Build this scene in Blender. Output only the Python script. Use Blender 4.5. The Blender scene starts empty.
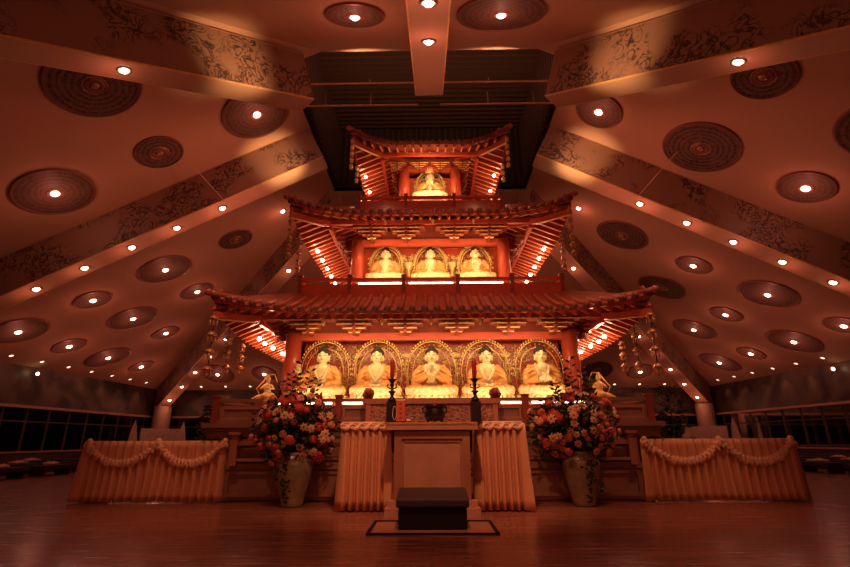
import bpy, math, random
from math import sin, cos, pi, radians as R, sqrt, atan2, hypot
from mathutils import Vector, Matrix
random.seed(7)
SC = bpy.context.scene; COL = SC.collection

# ---------------------------------------------------------------- camera, world, large lights, exposure
CY = 10.8                       # the shrine and the hall share this centre line
cam = bpy.data.cameras.new('camera'); cam.lens = 475/850*36; cam.sensor_width = 36; cam.clip_start = .05; cam.clip_end = 200
co = bpy.data.objects.new('camera', cam); COL.objects.link(co)
co.rotation_mode = 'XYZ'
co.matrix_world = Matrix.Translation((0, 0, .85)) @ Matrix.Rotation(R(.72), 4, 'Z') @ Matrix.Rotation(R(90+18.2), 4, 'X') @ Matrix.Rotation(R(-.25), 4, 'Z')
SC.camera = co
w = bpy.data.worlds.new('world'); SC.world = w; w.use_nodes = True
w.node_tree.nodes['Background'].inputs[0].default_value = (.25, .10, .07, 1)
w.node_tree.nodes['Background'].inputs[1].default_value = .004
SC.view_settings.view_transform = 'Standard'; SC.view_settings.look = 'None'
SC.view_settings.exposure = 0.15; SC.view_settings.gamma = 1.0; SC.view_settings.use_curve_mapping = False
SC.cycles.use_denoising = True
SC.cycles.max_bounces = 6; SC.cycles.diffuse_bounces = 3; SC.cycles.glossy_bounces = 3
SC.cycles.sample_clamp_indirect = 4.0; SC.cycles.caustics_reflective = False; SC.cycles.caustics_refractive = False

RED = (1, .25, .145); WARM = (1, .40, .20); GOLD = (1, .64, .30)
def light(kind, loc, power, col, size=.1, to=None, spot=None, blend=.5, sizey=None, name='lamp_light'):
    l = bpy.data.lights.new(name, kind); l.energy = power; l.color = col
    if kind == 'AREA':
        l.size = size
        if sizey: l.shape = 'RECTANGLE'; l.size_y = sizey
    else: l.shadow_soft_size = size
    if kind == 'SPOT': l.spot_size = R(spot); l.spot_blend = blend
    o = bpy.data.objects.new(name, l); COL.objects.link(o); o.location = loc
    if to is not None:
        o.rotation_euler = (Vector(to)-Vector(loc)).to_track_quat('-Z', 'Y').to_euler()
    return o
# unseen fill added behind and above the camera, standing in for hall lights
light('AREA', (0, -1.5, 3.7), 85, RED, 7, to=(0, 9, 1.5), sizey=1.2, name='front_fill')
# unseen spots without fixtures: narrow ones for beam-end glow, wide ones added ceiling fill
UP = [((-2.5, 9.5, 5.8), (-3.75, 10.5, 7.45), 420, 34), ((2.5, 9.5, 5.8), (3.75, 10.5, 7.45), 420, 34),
      ((-1.6, 6.5, 5.8), (-3.6, 7.2, 7.6), 420, 34), ((1.6, 6.5, 5.8), (3.6, 7.2, 7.6), 420, 34),
      ((-2.9, 10, 5.6), (-9, 10.5, 5.5), 120, 140), ((2.9, 10, 5.6), (9, 10.5, 5.5), 120, 140), ((-2.6, 13, 5.6), (-8, 19, 6.0), 120, 140), ((2.6, 13, 5.6), (8, 19, 6.0), 120, 140),
      ((0, 7.5, 3.6), (0, 5.5, 8.5), 75, 120)]
# added unseen spots aimed at altar, roofs and bouquets; last pair lights the shaft
for a, b, p, s in (((0, 3.3, 5.2), (0, 6.5, .7), 560, 44), ((-1.3, 5.6, 7.4), (-.9, 8.2, 3.2), 105, 70), ((1.3, 5.6, 7.4), (.9, 8.2, 3.2), 105, 70),
                   ((-3.4, 5.0, 6.4), (-2.6, 7.2, 1.0), 340, 50), ((3.4, 5.0, 6.4), (2.6, 7.2, 1.0), 340, 50), ((-1.6, 8.7, 8.6), (-1.2, 10, 11.3), 150, 150), ((1.6, 8.7, 8.6), (1.2, 10, 11.3), 150, 150)):
    light('SPOT', a, p, WARM, .12, to=b, spot=s, blend=.8, name='added_spot')
for a, b, p, s in UP: light('SPOT', a, p, (1, .5, .22) if s < 100 else RED, .15, to=b, spot=s, blend=1, name='uplight')

# ---------------------------------------------------------------- materials
def mat(name, col, rough=.5, metal=0, emit=None, es=0, spec=.5, bump=0, bscale=30, var=0, vscale=6, coat=0):
    m = bpy.data.materials.new(name); m.use_nodes = True; n = m.node_tree.nodes; L = m.node_tree.links
    b = n['Principled BSDF']; b.inputs['Base Color'].default_value = (*col, 1)
    b.inputs['Roughness'].default_value = rough; b.inputs['Metallic'].default_value = metal
    b.inputs['Specular IOR Level'].default_value = spec
    if coat: b.inputs['Coat Weight'].default_value = coat; b.inputs['Coat Roughness'].default_value = .15
    if emit: b.inputs['Emission Color'].default_value = (*emit, 1); b.inputs['Emission Strength'].default_value = es
    tc = n.new('ShaderNodeTexCoord')
    if var:
        t = n.new('ShaderNodeTexNoise'); t.inputs['Scale'].default_value = vscale; t.inputs['Detail'].default_value = 4
        L.new(tc.outputs['Object'], t.inputs['Vector'])
        r = n.new('ShaderNodeValToRGB'); r.color_ramp.elements[0].position = .3; r.color_ramp.elements[1].position = .7
        r.color_ramp.elements[0].color = (*[c*(1-var) for c in col], 1); r.color_ramp.elements[1].color = (*[min(1, c*(1+var)) for c in col], 1)
        L.new(t.outputs['Fac'], r.inputs['Fac']); L.new(r.outputs['Color'], b.inputs['Base Color'])
    if bump:
        t2 = n.new('ShaderNodeTexNoise'); t2.inputs['Scale'].default_value = bscale; t2.inputs['Detail'].default_value = 3
        L.new(tc.outputs['Object'], t2.inputs['Vector'])
        bp = n.new('ShaderNodeBump'); bp.inputs['Strength'].default_value = bump; bp.inputs['Distance'].default_value = .02
        L.new(t2.outputs['Fac'], bp.inputs['Height']); L.new(bp.outputs['Normal'], b.inputs['Normal'])
    return m
M = {}
M['plaster'] = mat('ceiling_plaster', (.62, .41, .28), .85, var=.06, vscale=.6, bump=.08, bscale=40)
M['lacquer'] = mat('red_lacquer', (.55, .082, .04), .32, var=.12, vscale=4, coat=.3)
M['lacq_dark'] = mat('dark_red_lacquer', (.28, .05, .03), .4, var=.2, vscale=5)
M['tile'] = mat('roof_tile', (.42, .10, .06), .38, var=.2, vscale=8)
M['tilecap'] = mat('tile_end', (.24, .08, .055), .35, var=.3, vscale=30)
M['gold'] = mat('gilding', (.98, .68, .25), .3, metal=.4, var=.1, vscale=20)
M['goldflat'] = mat('gold_paint', (.90, .60, .25), .45, metal=.2, var=.1, vscale=12)
M['skin'] = mat('statue_gold_skin', (.92, .76, .42), .42, metal=.15)
M['robe'] = mat('statue_robe', (.88, .45, .14), .42, metal=.3, bump=.25, bscale=22)
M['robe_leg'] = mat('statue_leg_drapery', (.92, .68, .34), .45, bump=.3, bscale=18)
M['robe_in'] = mat('statue_inner_robe', (.95, .80, .45), .4, metal=.2, bump=.2, bscale=30)
M['hair'] = mat('statue_hair', (.035, .02, .02), .6, bump=.8, bscale=90)
M['lips'] = mat('statue_lips', (.55, .08, .05), .5)
M['lotus'] = mat('lotus_seat', (.90, .70, .40), .4, metal=.1)
M['wood'] = mat('altar_wood', (.38, .16, .10), .38, var=.15, vscale=3, coat=.2)
M['wood_l'] = mat('light_altar_wood', (.50, .25, .17), .45, var=.12, vscale=4)
M['base'] = mat('shrine_base_wood', (.26, .125, .09), .4, var=.15, vscale=3)
M['dark'] = mat('shaft_dark', (.030, .020, .018), .6)
M['slat'] = mat('shaft_slat', (.085, .05, .04), .4)
M['iron'] = mat('dark_bronze', (.035, .025, .022), .35, metal=.6)
M['cushion'] = mat('kneeler_vinyl', (.05, .032, .026), .55, spec=.25, bump=.1)
M['kbody'] = mat('kneeler_body', (.014, .010, .009), .7, spec=.15)
M['cloth'] = mat('satin_skirt', (.66, .32, .18), .5, var=.06, vscale=3)
M['cloth_s'] = mat('ruffle_cloth', (.74, .44, .29), .55, var=.1, vscale=9)
M['runner'] = mat('runner_fringe', (.72, .33, .12), .6, bump=.5, bscale=120)
M['candle'] = mat('red_candle', (.42, .03, .02), .4)
M['box'] = mat('red_paper_box', (.62, .12, .07), .5)
M['paper'] = mat('pale_paper', (.85, .62, .45), .6)
M['vase'] = mat('glazed_vase', (.26, .21, .13), .35, var=.25, vscale=9, coat=.3)
M['leaf'] = mat('leaf_green', (.035, .05, .028), .5, var=.4, vscale=14)
M['leaf_d'] = mat('dark_leaf', (.03, .035, .022), .5, var=.3, vscale=14)
M['fl_red'] = mat('petal_coral', (.70, .13, .09), .5, var=.15, vscale=20)
M['fl_pink'] = mat('petal_peach', (.72, .33, .2), .5, var=.15, vscale=20)
M['fl_pale'] = mat('petal_cream', (.66, .44, .20), .5, var=.12, vscale=20)
M['fl_c'] = mat('flower_centre', (.30, .16, .05), .6)
M['column'] = mat('stone_pier', (.42, .27, .20), .6, var=.15, vscale=5)
M['fin'] = mat('stone_fin', (.50, .36, .28), .6, var=.15, vscale=7)
M['wallD'] = mat('dark_dado', (.06, .035, .028), .6, var=.2, vscale=2)
M['rail'] = mat('cornice_rail', (.42, .20, .15), .4)
M['mull'] = mat('window_mullion', (.085, .06, .05), .4)
M['bench'] = mat('black_bench', (.025, .018, .016), .5)
M['folded'] = mat('folded_cloth', (.60, .32, .22), .6, var=.2, vscale=15)
M['pot'] = mat('clay_pot', (.10, .05, .04), .5)
M['ornament'] = mat('copper_ornament', (.55, .27, .13), .4, metal=.4)
M['wire'] = mat('thin_wire', (.55, .35, .25), .5)
M['bulb'] = mat('lit_bulb', (1, .9, .8), .5, emit=(1, .72, .55), es=14)
M['bulb_y'] = mat('lit_spot_yellow', (1, .9, .6), .5, emit=(1, .68, .35), es=6)
M['bulb_e'] = mat('lit_downlight', (1, .9, .8), .5, emit=(1, .66, .48), es=2.2)
M['tubeL'] = mat('lit_tube', (1, .95, .85), .5, emit=(1, .80, .52), es=7)
M['unlit'] = mat('unlit_glass_lamp', (.5, .36, .25), .15, metal=.4)
M['fixture'] = mat('lamp_ring', (.30, .14, .10), .4, metal=.3)

def nodes(m): return m.node_tree.nodes, m.node_tree.links, m.node_tree.nodes['Principled BSDF']
# glass of the windows
g = bpy.data.materials.new('window_glass'); g.use_nodes = True
n, L, b = nodes(g); n.remove(b); out = n['Material Output']
tr = n.new('ShaderNodeBsdfTransparent'); tr.inputs[0].default_value = (.45, .4, .38, 1)
gl = n.new('ShaderNodeBsdfGlossy'); gl.inputs['Roughness'].default_value = .06
mx = n.new('ShaderNodeMixShader'); fr = n.new('ShaderNodeFresnel'); fr.inputs[0].default_value = 1.35
L.new(fr.outputs[0], mx.inputs[0]); L.new(tr.outputs[0], mx.inputs[1]); L.new(gl.outputs[0], mx.inputs[2]); L.new(mx.outputs[0], out.inputs[0])
M['glass'] = g
# polished plank floor
m = M['floor'] = mat('polished_planks', (.3, .12, .08), .22, spec=.5); n, L, b = nodes(m)
tc = n.new('ShaderNodeTexCoord'); mp = n.new('ShaderNodeMapping'); mp.inputs['Scale'].default_value = (1, 1, 1)
L.new(tc.outputs['Object'], mp.inputs[0])
br = n.new('ShaderNodeTexBrick'); br.inputs['Scale'].default_value = 1; br.inputs['Brick Width'].default_value = 1.5; br.inputs['Row Height'].default_value = .11
br.inputs['Mortar Size'].default_value = .003; br.inputs['Mortar Smooth'].default_value = .3; br.inputs['Bias'].default_value = 0
br.inputs['Color1'].default_value = (.36, .145, .09, 1); br.inputs['Color2'].default_value = (.27, .10, .065, 1); br.inputs['Mortar'].default_value = (.09, .035, .025, 1)
L.new(mp.outputs[0], br.inputs['Vector'])
mp2 = n.new('ShaderNodeMapping'); mp2.inputs['Scale'].default_value = (1.2, 26, 1); L.new(tc.outputs['Object'], mp2.inputs[0])
gr = n.new('ShaderNodeTexNoise'); gr.inputs['Scale'].default_value = 1.5; gr.inputs['Detail'].default_value = 5; L.new(mp2.outputs[0], gr.inputs['Vector'])
rr = n.new('ShaderNodeValToRGB'); rr.color_ramp.elements[0].color = (.55, .5, .5, 1); rr.color_ramp.elements[1].color = (1.15, 1.1, 1.1, 1)
rr.color_ramp.elements[0].position = .35; rr.color_ramp.elements[1].position = .65
L.new(gr.outputs['Fac'], rr.inputs[0])
ml = n.new('ShaderNodeMix'); ml.data_type = 'RGBA'; ml.blend_type = 'MULTIPLY'; ml.inputs[0].default_value = 1
L.new(br.outputs['Color'], ml.inputs[6]); L.new(rr.outputs[0], ml.inputs[7]); L.new(ml.outputs[2], b.inputs['Base Color'])
rg = n.new('ShaderNodeMapRange'); rg.inputs[3].default_value = .14; rg.inputs[4].default_value = .34; L.new(gr.outputs['Fac'], rg.inputs[0]); L.new(rg.outputs[0], b.inputs['Roughness'])
bp = n.new('ShaderNodeBump'); bp.inputs['Strength'].default_value = .12; bp.inputs['Distance'].default_value = .01
L.new(gr.outputs['Fac'], bp.inputs['Height']); L.new(bp.outputs[0], b.inputs['Normal'])
# painted scrolls and figures on the beams: dark strokes on a tan ground
m = M['mural'] = mat('beam_mural', (.3, .17, .12), .6); n, L, b = nodes(m)
tc = n.new('ShaderNodeTexCoord'); mp = n.new('ShaderNodeMapping'); L.new(tc.outputs['Object'], mp.inputs[0])
big = n.new('ShaderNodeTexNoise'); big.inputs['Scale'].default_value = 1.3; big.inputs['Detail'].default_value = 1; L.new(mp.outputs[0], big.inputs['Vector'])
fin = n.new('ShaderNodeTexNoise'); fin.inputs['Scale'].default_value = 3.2; fin.inputs['Detail'].default_value = 5; fin.inputs['Distortion'].default_value = 2.5; L.new(mp.outputs[0], fin.inputs['Vector'])
sb = n.new('ShaderNodeMath'); sb.operation = 'SUBTRACT'; sb.inputs[1].default_value = .5; L.new(fin.outputs['Fac'], sb.inputs[0])
ab = n.new('ShaderNodeMath'); ab.operation = 'ABSOLUTE'; L.new(sb.outputs[0], ab.inputs[0])
st = n.new('ShaderNodeMapRange'); st.inputs[1].default_value = .012; st.inputs[2].default_value = .07; st.inputs[3].default_value = 1; st.inputs[4].default_value = 0; L.new(ab.outputs[0], st.inputs[0])
bg = n.new('ShaderNodeMapRange'); bg.inputs[1].default_value = .44; bg.inputs[2].default_value = .54; L.new(big.outputs['Fac'], bg.inputs[0])
mu = n.new('ShaderNodeMath'); mu.operation = 'MULTIPLY'; L.new(st.outputs[0], mu.inputs[0]); L.new(bg.outputs[0], mu.inputs[1])
mc = n.new('ShaderNodeMix'); mc.data_type = 'RGBA'; mc.inputs[6].default_value = (.36, .215, .15, 1); mc.inputs[7].default_value = (.06, .035, .03, 1)
L.new(mu.outputs[0], mc.inputs[0]); L.new(mc.outputs[2], b.inputs['Base Color'])
# medallion disc: concentric rings and cloud marks
def medal(name, c1, c2, marks):
    m = mat(name, c1, .6); n, L, b = nodes(m)
    tc = n.new('ShaderNodeTexCoord'); sx = n.new('ShaderNodeSeparateXYZ'); L.new(tc.outputs['Object'], sx.inputs[0])
    cb = n.new('ShaderNodeCombineXYZ'); L.new(sx.outputs[0], cb.inputs[0]); L.new(sx.outputs[1], cb.inputs[1])
    ln = n.new('ShaderNodeVectorMath'); ln.operation = 'LENGTH'; L.new(cb.outputs[0], ln.inputs[0])
    mlt = n.new('ShaderNodeMath'); mlt.operation = 'MULTIPLY'; mlt.inputs[1].default_value = 58; L.new(ln.outputs['Value'], mlt.inputs[0])
    sn = n.new('ShaderNodeMath'); sn.operation = 'SINE'; L.new(mlt.outputs[0], sn.inputs[0])
    vo = n.new('ShaderNodeTexVoronoi'); vo.inputs['Scale'].default_value = 7; L.new(tc.outputs['Object'], vo.inputs['Vector'])
    ns = n.new('ShaderNodeTexNoise'); ns.inputs['Scale'].default_value = 11; ns.inputs['Distortion'].default_value = 1.5; ns.inputs['Detail'].default_value = 4; L.new(tc.outputs['Object'], ns.inputs['Vector'])
    a1 = n.new('ShaderNodeMath'); a1.operation = 'MULTIPLY'; a1.inputs[1].default_value = .11; L.new(sn.outputs[0], a1.inputs[0])
    a2 = n.new('ShaderNodeMath'); a2.operation = 'ADD'; L.new(a1.outputs[0], a2.inputs[0]); L.new(ns.outputs['Fac'], a2.inputs[1])
    r = n.new('ShaderNodeMapRange'); r.inputs[1].default_value = .4; r.inputs[2].default_value = .7; L.new(a2.outputs[0], r.inputs[0])
    mc = n.new('ShaderNodeMix'); mc.data_type = 'RGBA'; mc.inputs[6].default_value = (*c1, 1); mc.inputs[7].default_value = (*c2, 1)
    L.new(r.outputs[0], mc.inputs[0]); L.new(mc.outputs[2], b.inputs['Base Color'])
    return m
M['medal'] = medal('medallion_pattern', (.18, .115, .09), (.10, .06, .048), 0)
M['medal_d'] = medal('dragon_medallion_pattern', (.20, .125, .10), (.05, .032, .028), 1)
# frieze: dark bronze relief, paler diagonal bands put patchy light into the colour
m = M['frieze'] = mat('bronze_frieze', (.10, .065, .05), .45, metal=.3); n, L, b = nodes(m)
tc = n.new('ShaderNodeTexCoord'); wv = n.new('ShaderNodeTexWave'); wv.wave_type = 'BANDS'; wv.bands_direction = 'DIAGONAL'; wv.inputs['Scale'].default_value = .35; wv.inputs['Distortion'].default_value = 9; wv.inputs['Detail Scale'].default_value = 2; wv.inputs['Detail'].default_value = 3
L.new(tc.outputs['Object'], wv.inputs['Vector'])
mc = n.new('ShaderNodeMix'); mc.data_type = 'RGBA'; mc.inputs[6].default_value = (.045, .03, .025, 1); mc.inputs[7].default_value = (.11, .075, .055, 1); L.new(wv.outputs['Fac'], mc.inputs[0]); L.new(mc.outputs[2], b.inputs['Base Color'])
bp = n.new('ShaderNodeBump'); bp.inputs['Strength'].default_value = .5; L.new(wv.outputs['Fac'], bp.inputs['Height']); L.new(bp.outputs[0], b.inputs['Normal'])
# brocade panel of the long altar table
m = M['brocade'] = mat('carved_brocade', (.3, .12, .09), .5); n, L, b = nodes(m)
tc = n.new('ShaderNodeTexCoord'); vo = n.new('ShaderNodeTexVoronoi'); vo.feature = 'DISTANCE_TO_EDGE'; vo.inputs['Scale'].default_value = 17; L.new(tc.outputs['Object'], vo.inputs['Vector'])
r = n.new('ShaderNodeMapRange'); r.inputs[1].default_value = .03; r.inputs[2].default_value = .16; L.new(vo.outputs['Distance'], r.inputs[0])
mc = n.new('ShaderNodeMix'); mc.data_type = 'RGBA'; mc.inputs[6].default_value = (.42, .20, .13, 1); mc.inputs[7].default_value = (.22, .08, .06, 1); L.new(r.outputs[0], mc.inputs[0]); L.new(mc.outputs[2], b.inputs['Base Color'])
bp = n.new('ShaderNodeBump'); bp.inputs['Strength'].default_value = .6; bp.inputs['Distance'].default_value = .01; bp.invert = True; L.new(r.outputs[0], bp.inputs['Height']); L.new(bp.outputs[0], b.inputs['Normal'])

# ---------------------------------------------------------------- mesh helpers
class MB:
    def __init__(s): s.v = []; s.f = []
    def add(s, vs, fs):
        k = len(s.v); s.v += [Vector(p) for p in vs]; s.f += [tuple(i+k for i in f) for f in fs]; return s
    def box(s, c, d, M3=None):
        hx, hy, hz = d[0]/2, d[1]/2, d[2]/2
        vs = [Vector((x*hx, y*hy, z*hz)) for x in (-1, 1) for y in (-1, 1) for z in (-1, 1)]
        if M3 is not None: vs = [M3 @ p for p in vs]
        c = Vector(c)
        return s.add([p+c for p in vs], [(0, 1, 3, 2), (4, 6, 7, 5), (0, 4, 5, 1), (2, 3, 7, 6), (0, 2, 6, 4), (1, 5, 7, 3)])
    def b2(s, a, b):   # box by two corners
        return s.box([(a[i]+b[i])/2 for i in range(3)], [abs(b[i]-a[i]) for i in range(3)])
    def bar(s, a, b, wd, ht, up=(0, 0, 1)):
        a = Vector(a); b = Vector(b); d = (b-a); ln = d.length; d.normalize()
        x = d.cross(Vector(up)).normalized(); z = x.cross(d)
        m3 = Matrix((x, d, z)).transposed()
        return s.box((a+b)/2, (wd, ln, ht), m3)
    def tube(s, pts, rad, seg=8, cap=True):
        pts = [Vector(p) for p in pts]; n = len(pts)
        if not hasattr(rad, '__len__'): rad = [rad]*n
        k = len(s.v); ref = None
        for i, p in enumerate(pts):
            t = (pts[min(i+1, n-1)]-pts[max(i-1, 0)])
            t = t.normalized() if t.length > 1e-9 else Vector((0, 0, 1))
            if ref is None: ref = Vector((0, 0, 1)) if abs(t.z) < .9 else Vector((1, 0, 0))
            x = t.cross(ref).normalized(); y = x.cross(t).normalized(); ref = y
            for j in range(seg):
                a = 2*pi*j/seg; s.v.append(p+(x*cos(a)+y*sin(a))*rad[i])
        for i in range(n-1):
            for j in range(seg):
                a = k+i*seg+j; b = k+i*seg+(j+1) % seg
                s.f.append((a, b, b+seg, a+seg))
        if cap: s.f.append(tuple(k+j for j in range(seg))[::-1]); s.f.append(tuple(k+(n-1)*seg+j for j in range(seg)))
        return s
    def lathe(s, prof, c=(0, 0, 0), seg=20, sx=1, sy=1, lobes=0, la=0, cap=True):
        k = len(s.v); c = Vector(c)
        for (r, z) in prof:
            for j in range(seg):
                a = 2*pi*j/seg; q = r*(1+la*cos(lobes*a)); s.v.append(c+Vector((q*cos(a)*sx, q*sin(a)*sy, z)))
        for i in range(len(prof)-1):
            for j in range(seg):
                a = k+i*seg+j; b = k+i*seg+(j+1) % seg; s.f.append((a, b, b+seg, a+seg))
        if cap: s.f.append(tuple(k+j for j in range(seg))[::-1]); s.f.append(tuple(k+(len(prof)-1)*seg+j for j in range(seg)))
        return s
    def ell(s, c, r, m3=None, seg=14, rings=9):
        if not hasattr(r, '__len__'): r = (r, r, r)
        c = Vector(c); k = len(s.v)
        pt = lambda x, y, z: c+((m3 @ Vector((x*r[0], y*r[1], z*r[2]))) if m3 is not None else Vector((x*r[0], y*r[1], z*r[2])))
        s.v.append(pt(0, 0, -1))
        for i in range(1, rings):
            ph = -pi/2+pi*i/rings
            for j in range(seg):
                a = 2*pi*j/seg; s.v.append(pt(cos(ph)*cos(a), cos(ph)*sin(a), sin(ph)))
        s.v.append(pt(0, 0, 1)); top = len(s.v)-1
        for j in range(seg):
            s.f.append((k, k+1+(j+1) % seg, k+1+j))
            for i in range(rings-2):
                a = k+1+i*seg+j; b = k+1+i*seg+(j+1) % seg; s.f.append((a, b, b+seg, a+seg))
            a = k+1+(rings-2)*seg; s.f.append((a+j, a+(j+1) % seg, top))
        return s
    def grid(s, fn, nu, nv):
        k = len(s.v)
        for i in range(nu+1):
            for j in range(nv+1): s.v.append(Vector(fn(i/nu, j/nv)))
        for i in range(nu):
            for j in range(nv):
                a = k+i*(nv+1)+j; s.f.append((a, a+nv+1, a+nv+2, a+1))
        return s
    def prism(s, poly, h, fr=Matrix.Identity(4)):   # polygon in local xy, extruded along local z
        k = len(poly)
        vs = [fr @ Vector((x, y, 0)) for x, y in poly]+[fr @ Vector((x, y, h)) for x, y in poly]
        return s.add(vs, [tuple(range(k))[::-1], tuple(range(k, 2*k))]+[(i, (i+1) % k, (i+1) % k+k, i+k) for i in range(k)])
    def build(s, name, m, parent=None, smooth=False, world=False, mats=None):
        me = bpy.data.meshes.new(name)
        off = Vector((0, 0, 0))
        if parent is not None and world:
            p = parent
            while p is not None: off += p.location; p = p.parent
        me.from_pydata([tuple(v-off) for v in s.v], [], s.f); me.update()
        me.materials.append(M[m] if isinstance(m, str) else m)
        if smooth:
            for q in me.polygons: q.use_smooth = True
        o = bpy.data.objects.new(name, me); COL.objects.link(o)
        if parent is not None: o.parent = parent
        return o
def tag(o, label, cat, group=None, kind=None):
    if label: o['label'] = label
    if cat: o['category'] = cat
    if group: o['group'] = group
    if kind: o['kind'] = kind
    return o
def thing(name, label, cat, loc=(0, 0, 0), rz=0, group=None):
    o = bpy.data.objects.new(name, None); COL.objects.link(o); o.location = loc; o.rotation_euler = (0, 0, rz)
    o.empty_display_size = .1
    return tag(o, label, cat, group)
def kids(o): return list(o.children)
def copytree(o, parent=None):
    c = o.copy(); COL.objects.link(c); c.parent = parent
    for ch in kids(o): copytree(ch, c)
    return c
def dup(root, loc, rz=0, label=None, group=None):
    r = copytree(root); r.location = loc; r.rotation_euler = (0, 0, rz)
    if label: r['label'] = label
    if group: r['group'] = group
    return r
def struct(o): o['kind'] = 'structure'; return o
def inst(o, parent, loc, rot=(0, 0, 0), scale=None):   # a part that shares its mesh
    c = o.copy(); COL.objects.link(c); c.parent = parent; c.location = loc; c.rotation_euler = rot
    if scale: c.scale = scale
    return c
def recenter(o):   # move a mesh's origin to its middle
    me = o.data; c = sum((v.co for v in me.vertices), Vector())/len(me.vertices)
    me.transform(Matrix.Translation(-c)); o.location = Vector(o.location)+c
def bake(o, voxel=None, smooth=0, level=0):
    if voxel:
        r = o.modifiers.new('r', 'REMESH'); r.mode = 'VOXEL'; r.voxel_size = voxel; r.use_smooth_shade = True
    if smooth:
        q = o.modifiers.new('s', 'SMOOTH'); q.iterations = smooth; q.factor = .5
    dg = bpy.context.evaluated_depsgraph_get(); dg.update()
    me = bpy.data.meshes.new_from_object(o.evaluated_get(dg))
    o.modifiers.clear(); o.data = me
    for q in me.polygons: q.use_smooth = True
    return o

# ---------------------------------------------------------------- the hall
ZA = 10.26; HW = 13.9; BD = 1.15
def zc(mm): return ZA-.5*mm
struct(MB().b2((-HW-.2, -3.3, -.1), (HW+.2, CY+HW+.2, 0)).build('floor', 'floor'))
# ceiling: four slopes with thickness around the open shaft
OX, OF, OB = 3.15, 2.4, 3.15
cm = MB()
def rim(mx_, mf, mb, dz=0):
    z = lambda x, yy: zc(max(abs(x), abs(yy)))+dz
    return mx_, mf, mb
def cpt(x, ry, dz=0): return (x, CY+ry, zc(max(abs(x), abs(ry)))+dz)
E_ = HW+.25
outer = [(-E_, -E_), (E_, -E_), (E_, E_), (-E_, E_)]
def slope(pts):
    k = len(pts); n_ = Vector((0, 0, .12))
    a = [Vector(cpt(*p)) for p in pts]; b = [p+n_ for p in a]
    cm.add(a+b, [tuple(range(k)), tuple(range(k, 2*k))[::-1]]+[(i, i+k, (i+1) % k+k, (i+1) % k) for i in range(k)])
slope([(-OF, -OF), (OF, -OF), (E_, -E_), (-E_, -E_)])                     # front
slope([(-OX, OX), (-OX, -OF), (-OF, -OF), (-E_, -E_), (-E_, E_)])                      # left
slope([(OF, -OF), (OX, -OF), (OX, OX), (E_, E_), (E_, -E_)])                          # right
slope([(OX, OX), (-OX, OX), (-E_, E_), (E_, E_)])                          # rear
struct(cm.build('ceiling', 'plaster'))
# dark shaft above the shrine: walls, slatted top
sm = MB()
top = 11.3
sm.b2((-OX-.1, CY-OF-.1, zc(OF)+.05), (OX+.1, CY-OF, top)); sm.b2((-OX-.1, CY+OX, zc(OX)), (OX+.1, CY+OX+.1, top))
sm.b2((-OX-.1, CY-OF, zc(OX)), (-OX, CY+OX, top)); sm.b2((OX, CY-OF, zc(OX)), (OX+.1, CY+OX, top)); sm.b2((-OX-.1, CY-OF-.1, top), (OX+.1, CY+OX+.1, top+.1))
struct(sm.build('wall_shaft', 'dark'))
sm = MB()
for k in range(26): sm.b2((-OX, CY-OF+.1+k*.21, top-.28), (OX, CY-OF+.16+k*.21, top-.1))
for k in range(32): sm.b2((-OX+.08+k*.2, CY+OX-.1, 8.9), (-OX+.12+k*.2, CY+OX, top-.3))
for s in (-1, 1):
    for k in range(26): sm.b2((s*OX, CY-OF+.1+k*.21, 8.95), (s*(OX-.08), CY-OF+.15+k*.21, top-.3))
struct(sm.build('trim_shaft_slats', 'slat'))
# walls: dado, glass band with windows, frieze, cornice rail
SILL, RAILZ = .48, 1.93
def wall(side):
    mb = MB(); fz = MB(); rl = MB()
    if side in 'LR':
        s = -1 if side == 'L' else 1
        mb.b2((s*HW, -3.1, 0), (s*(HW+.2), CY+HW, SILL))
        fz.b2((s*HW, -3.1, RAILZ+.08), (s*(HW+.2), CY+HW, zc(HW)+.02)); rl.b2((s*(HW-.12), -3.1, RAILZ), (s*(HW+.2), CY+HW, RAILZ+.09))
        rl.b2((s*(HW-.05), -3.1, SILL), (s*(HW+.2), CY+HW, SILL+.05))
        nm = 'left' if s < 0 else 'right'
    else:
        mb.b2((-HW-.2, CY+HW, 0), (HW+.2, CY+HW+.2, SILL)); fz.b2((-HW-.2, CY+HW, RAILZ+.08), (HW+.2, CY+HW+.2, zc(HW)+.02))
        rl.b2((-HW, CY+HW-.12, RAILZ), (HW, CY+HW+.2, RAILZ+.09)); rl.b2((-HW, CY+HW-.05, SILL), (HW, CY+HW+.2, SILL+.05)); nm = 'back'
    struct(mb.build('wall_'+nm, 'wallD')); struct(fz.build('wall_%s_frieze' % nm, 'frieze')); struct(rl.build('trim_%s_rail' % nm, 'rail'))
for s in 'LRB': wall(s)
struct(MB().b2((-HW-.2, -3.3, 0), (HW+.2, -3.1, zc(HW)+.1)).build('wall_front', 'wallD'))
wn = 0
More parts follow.
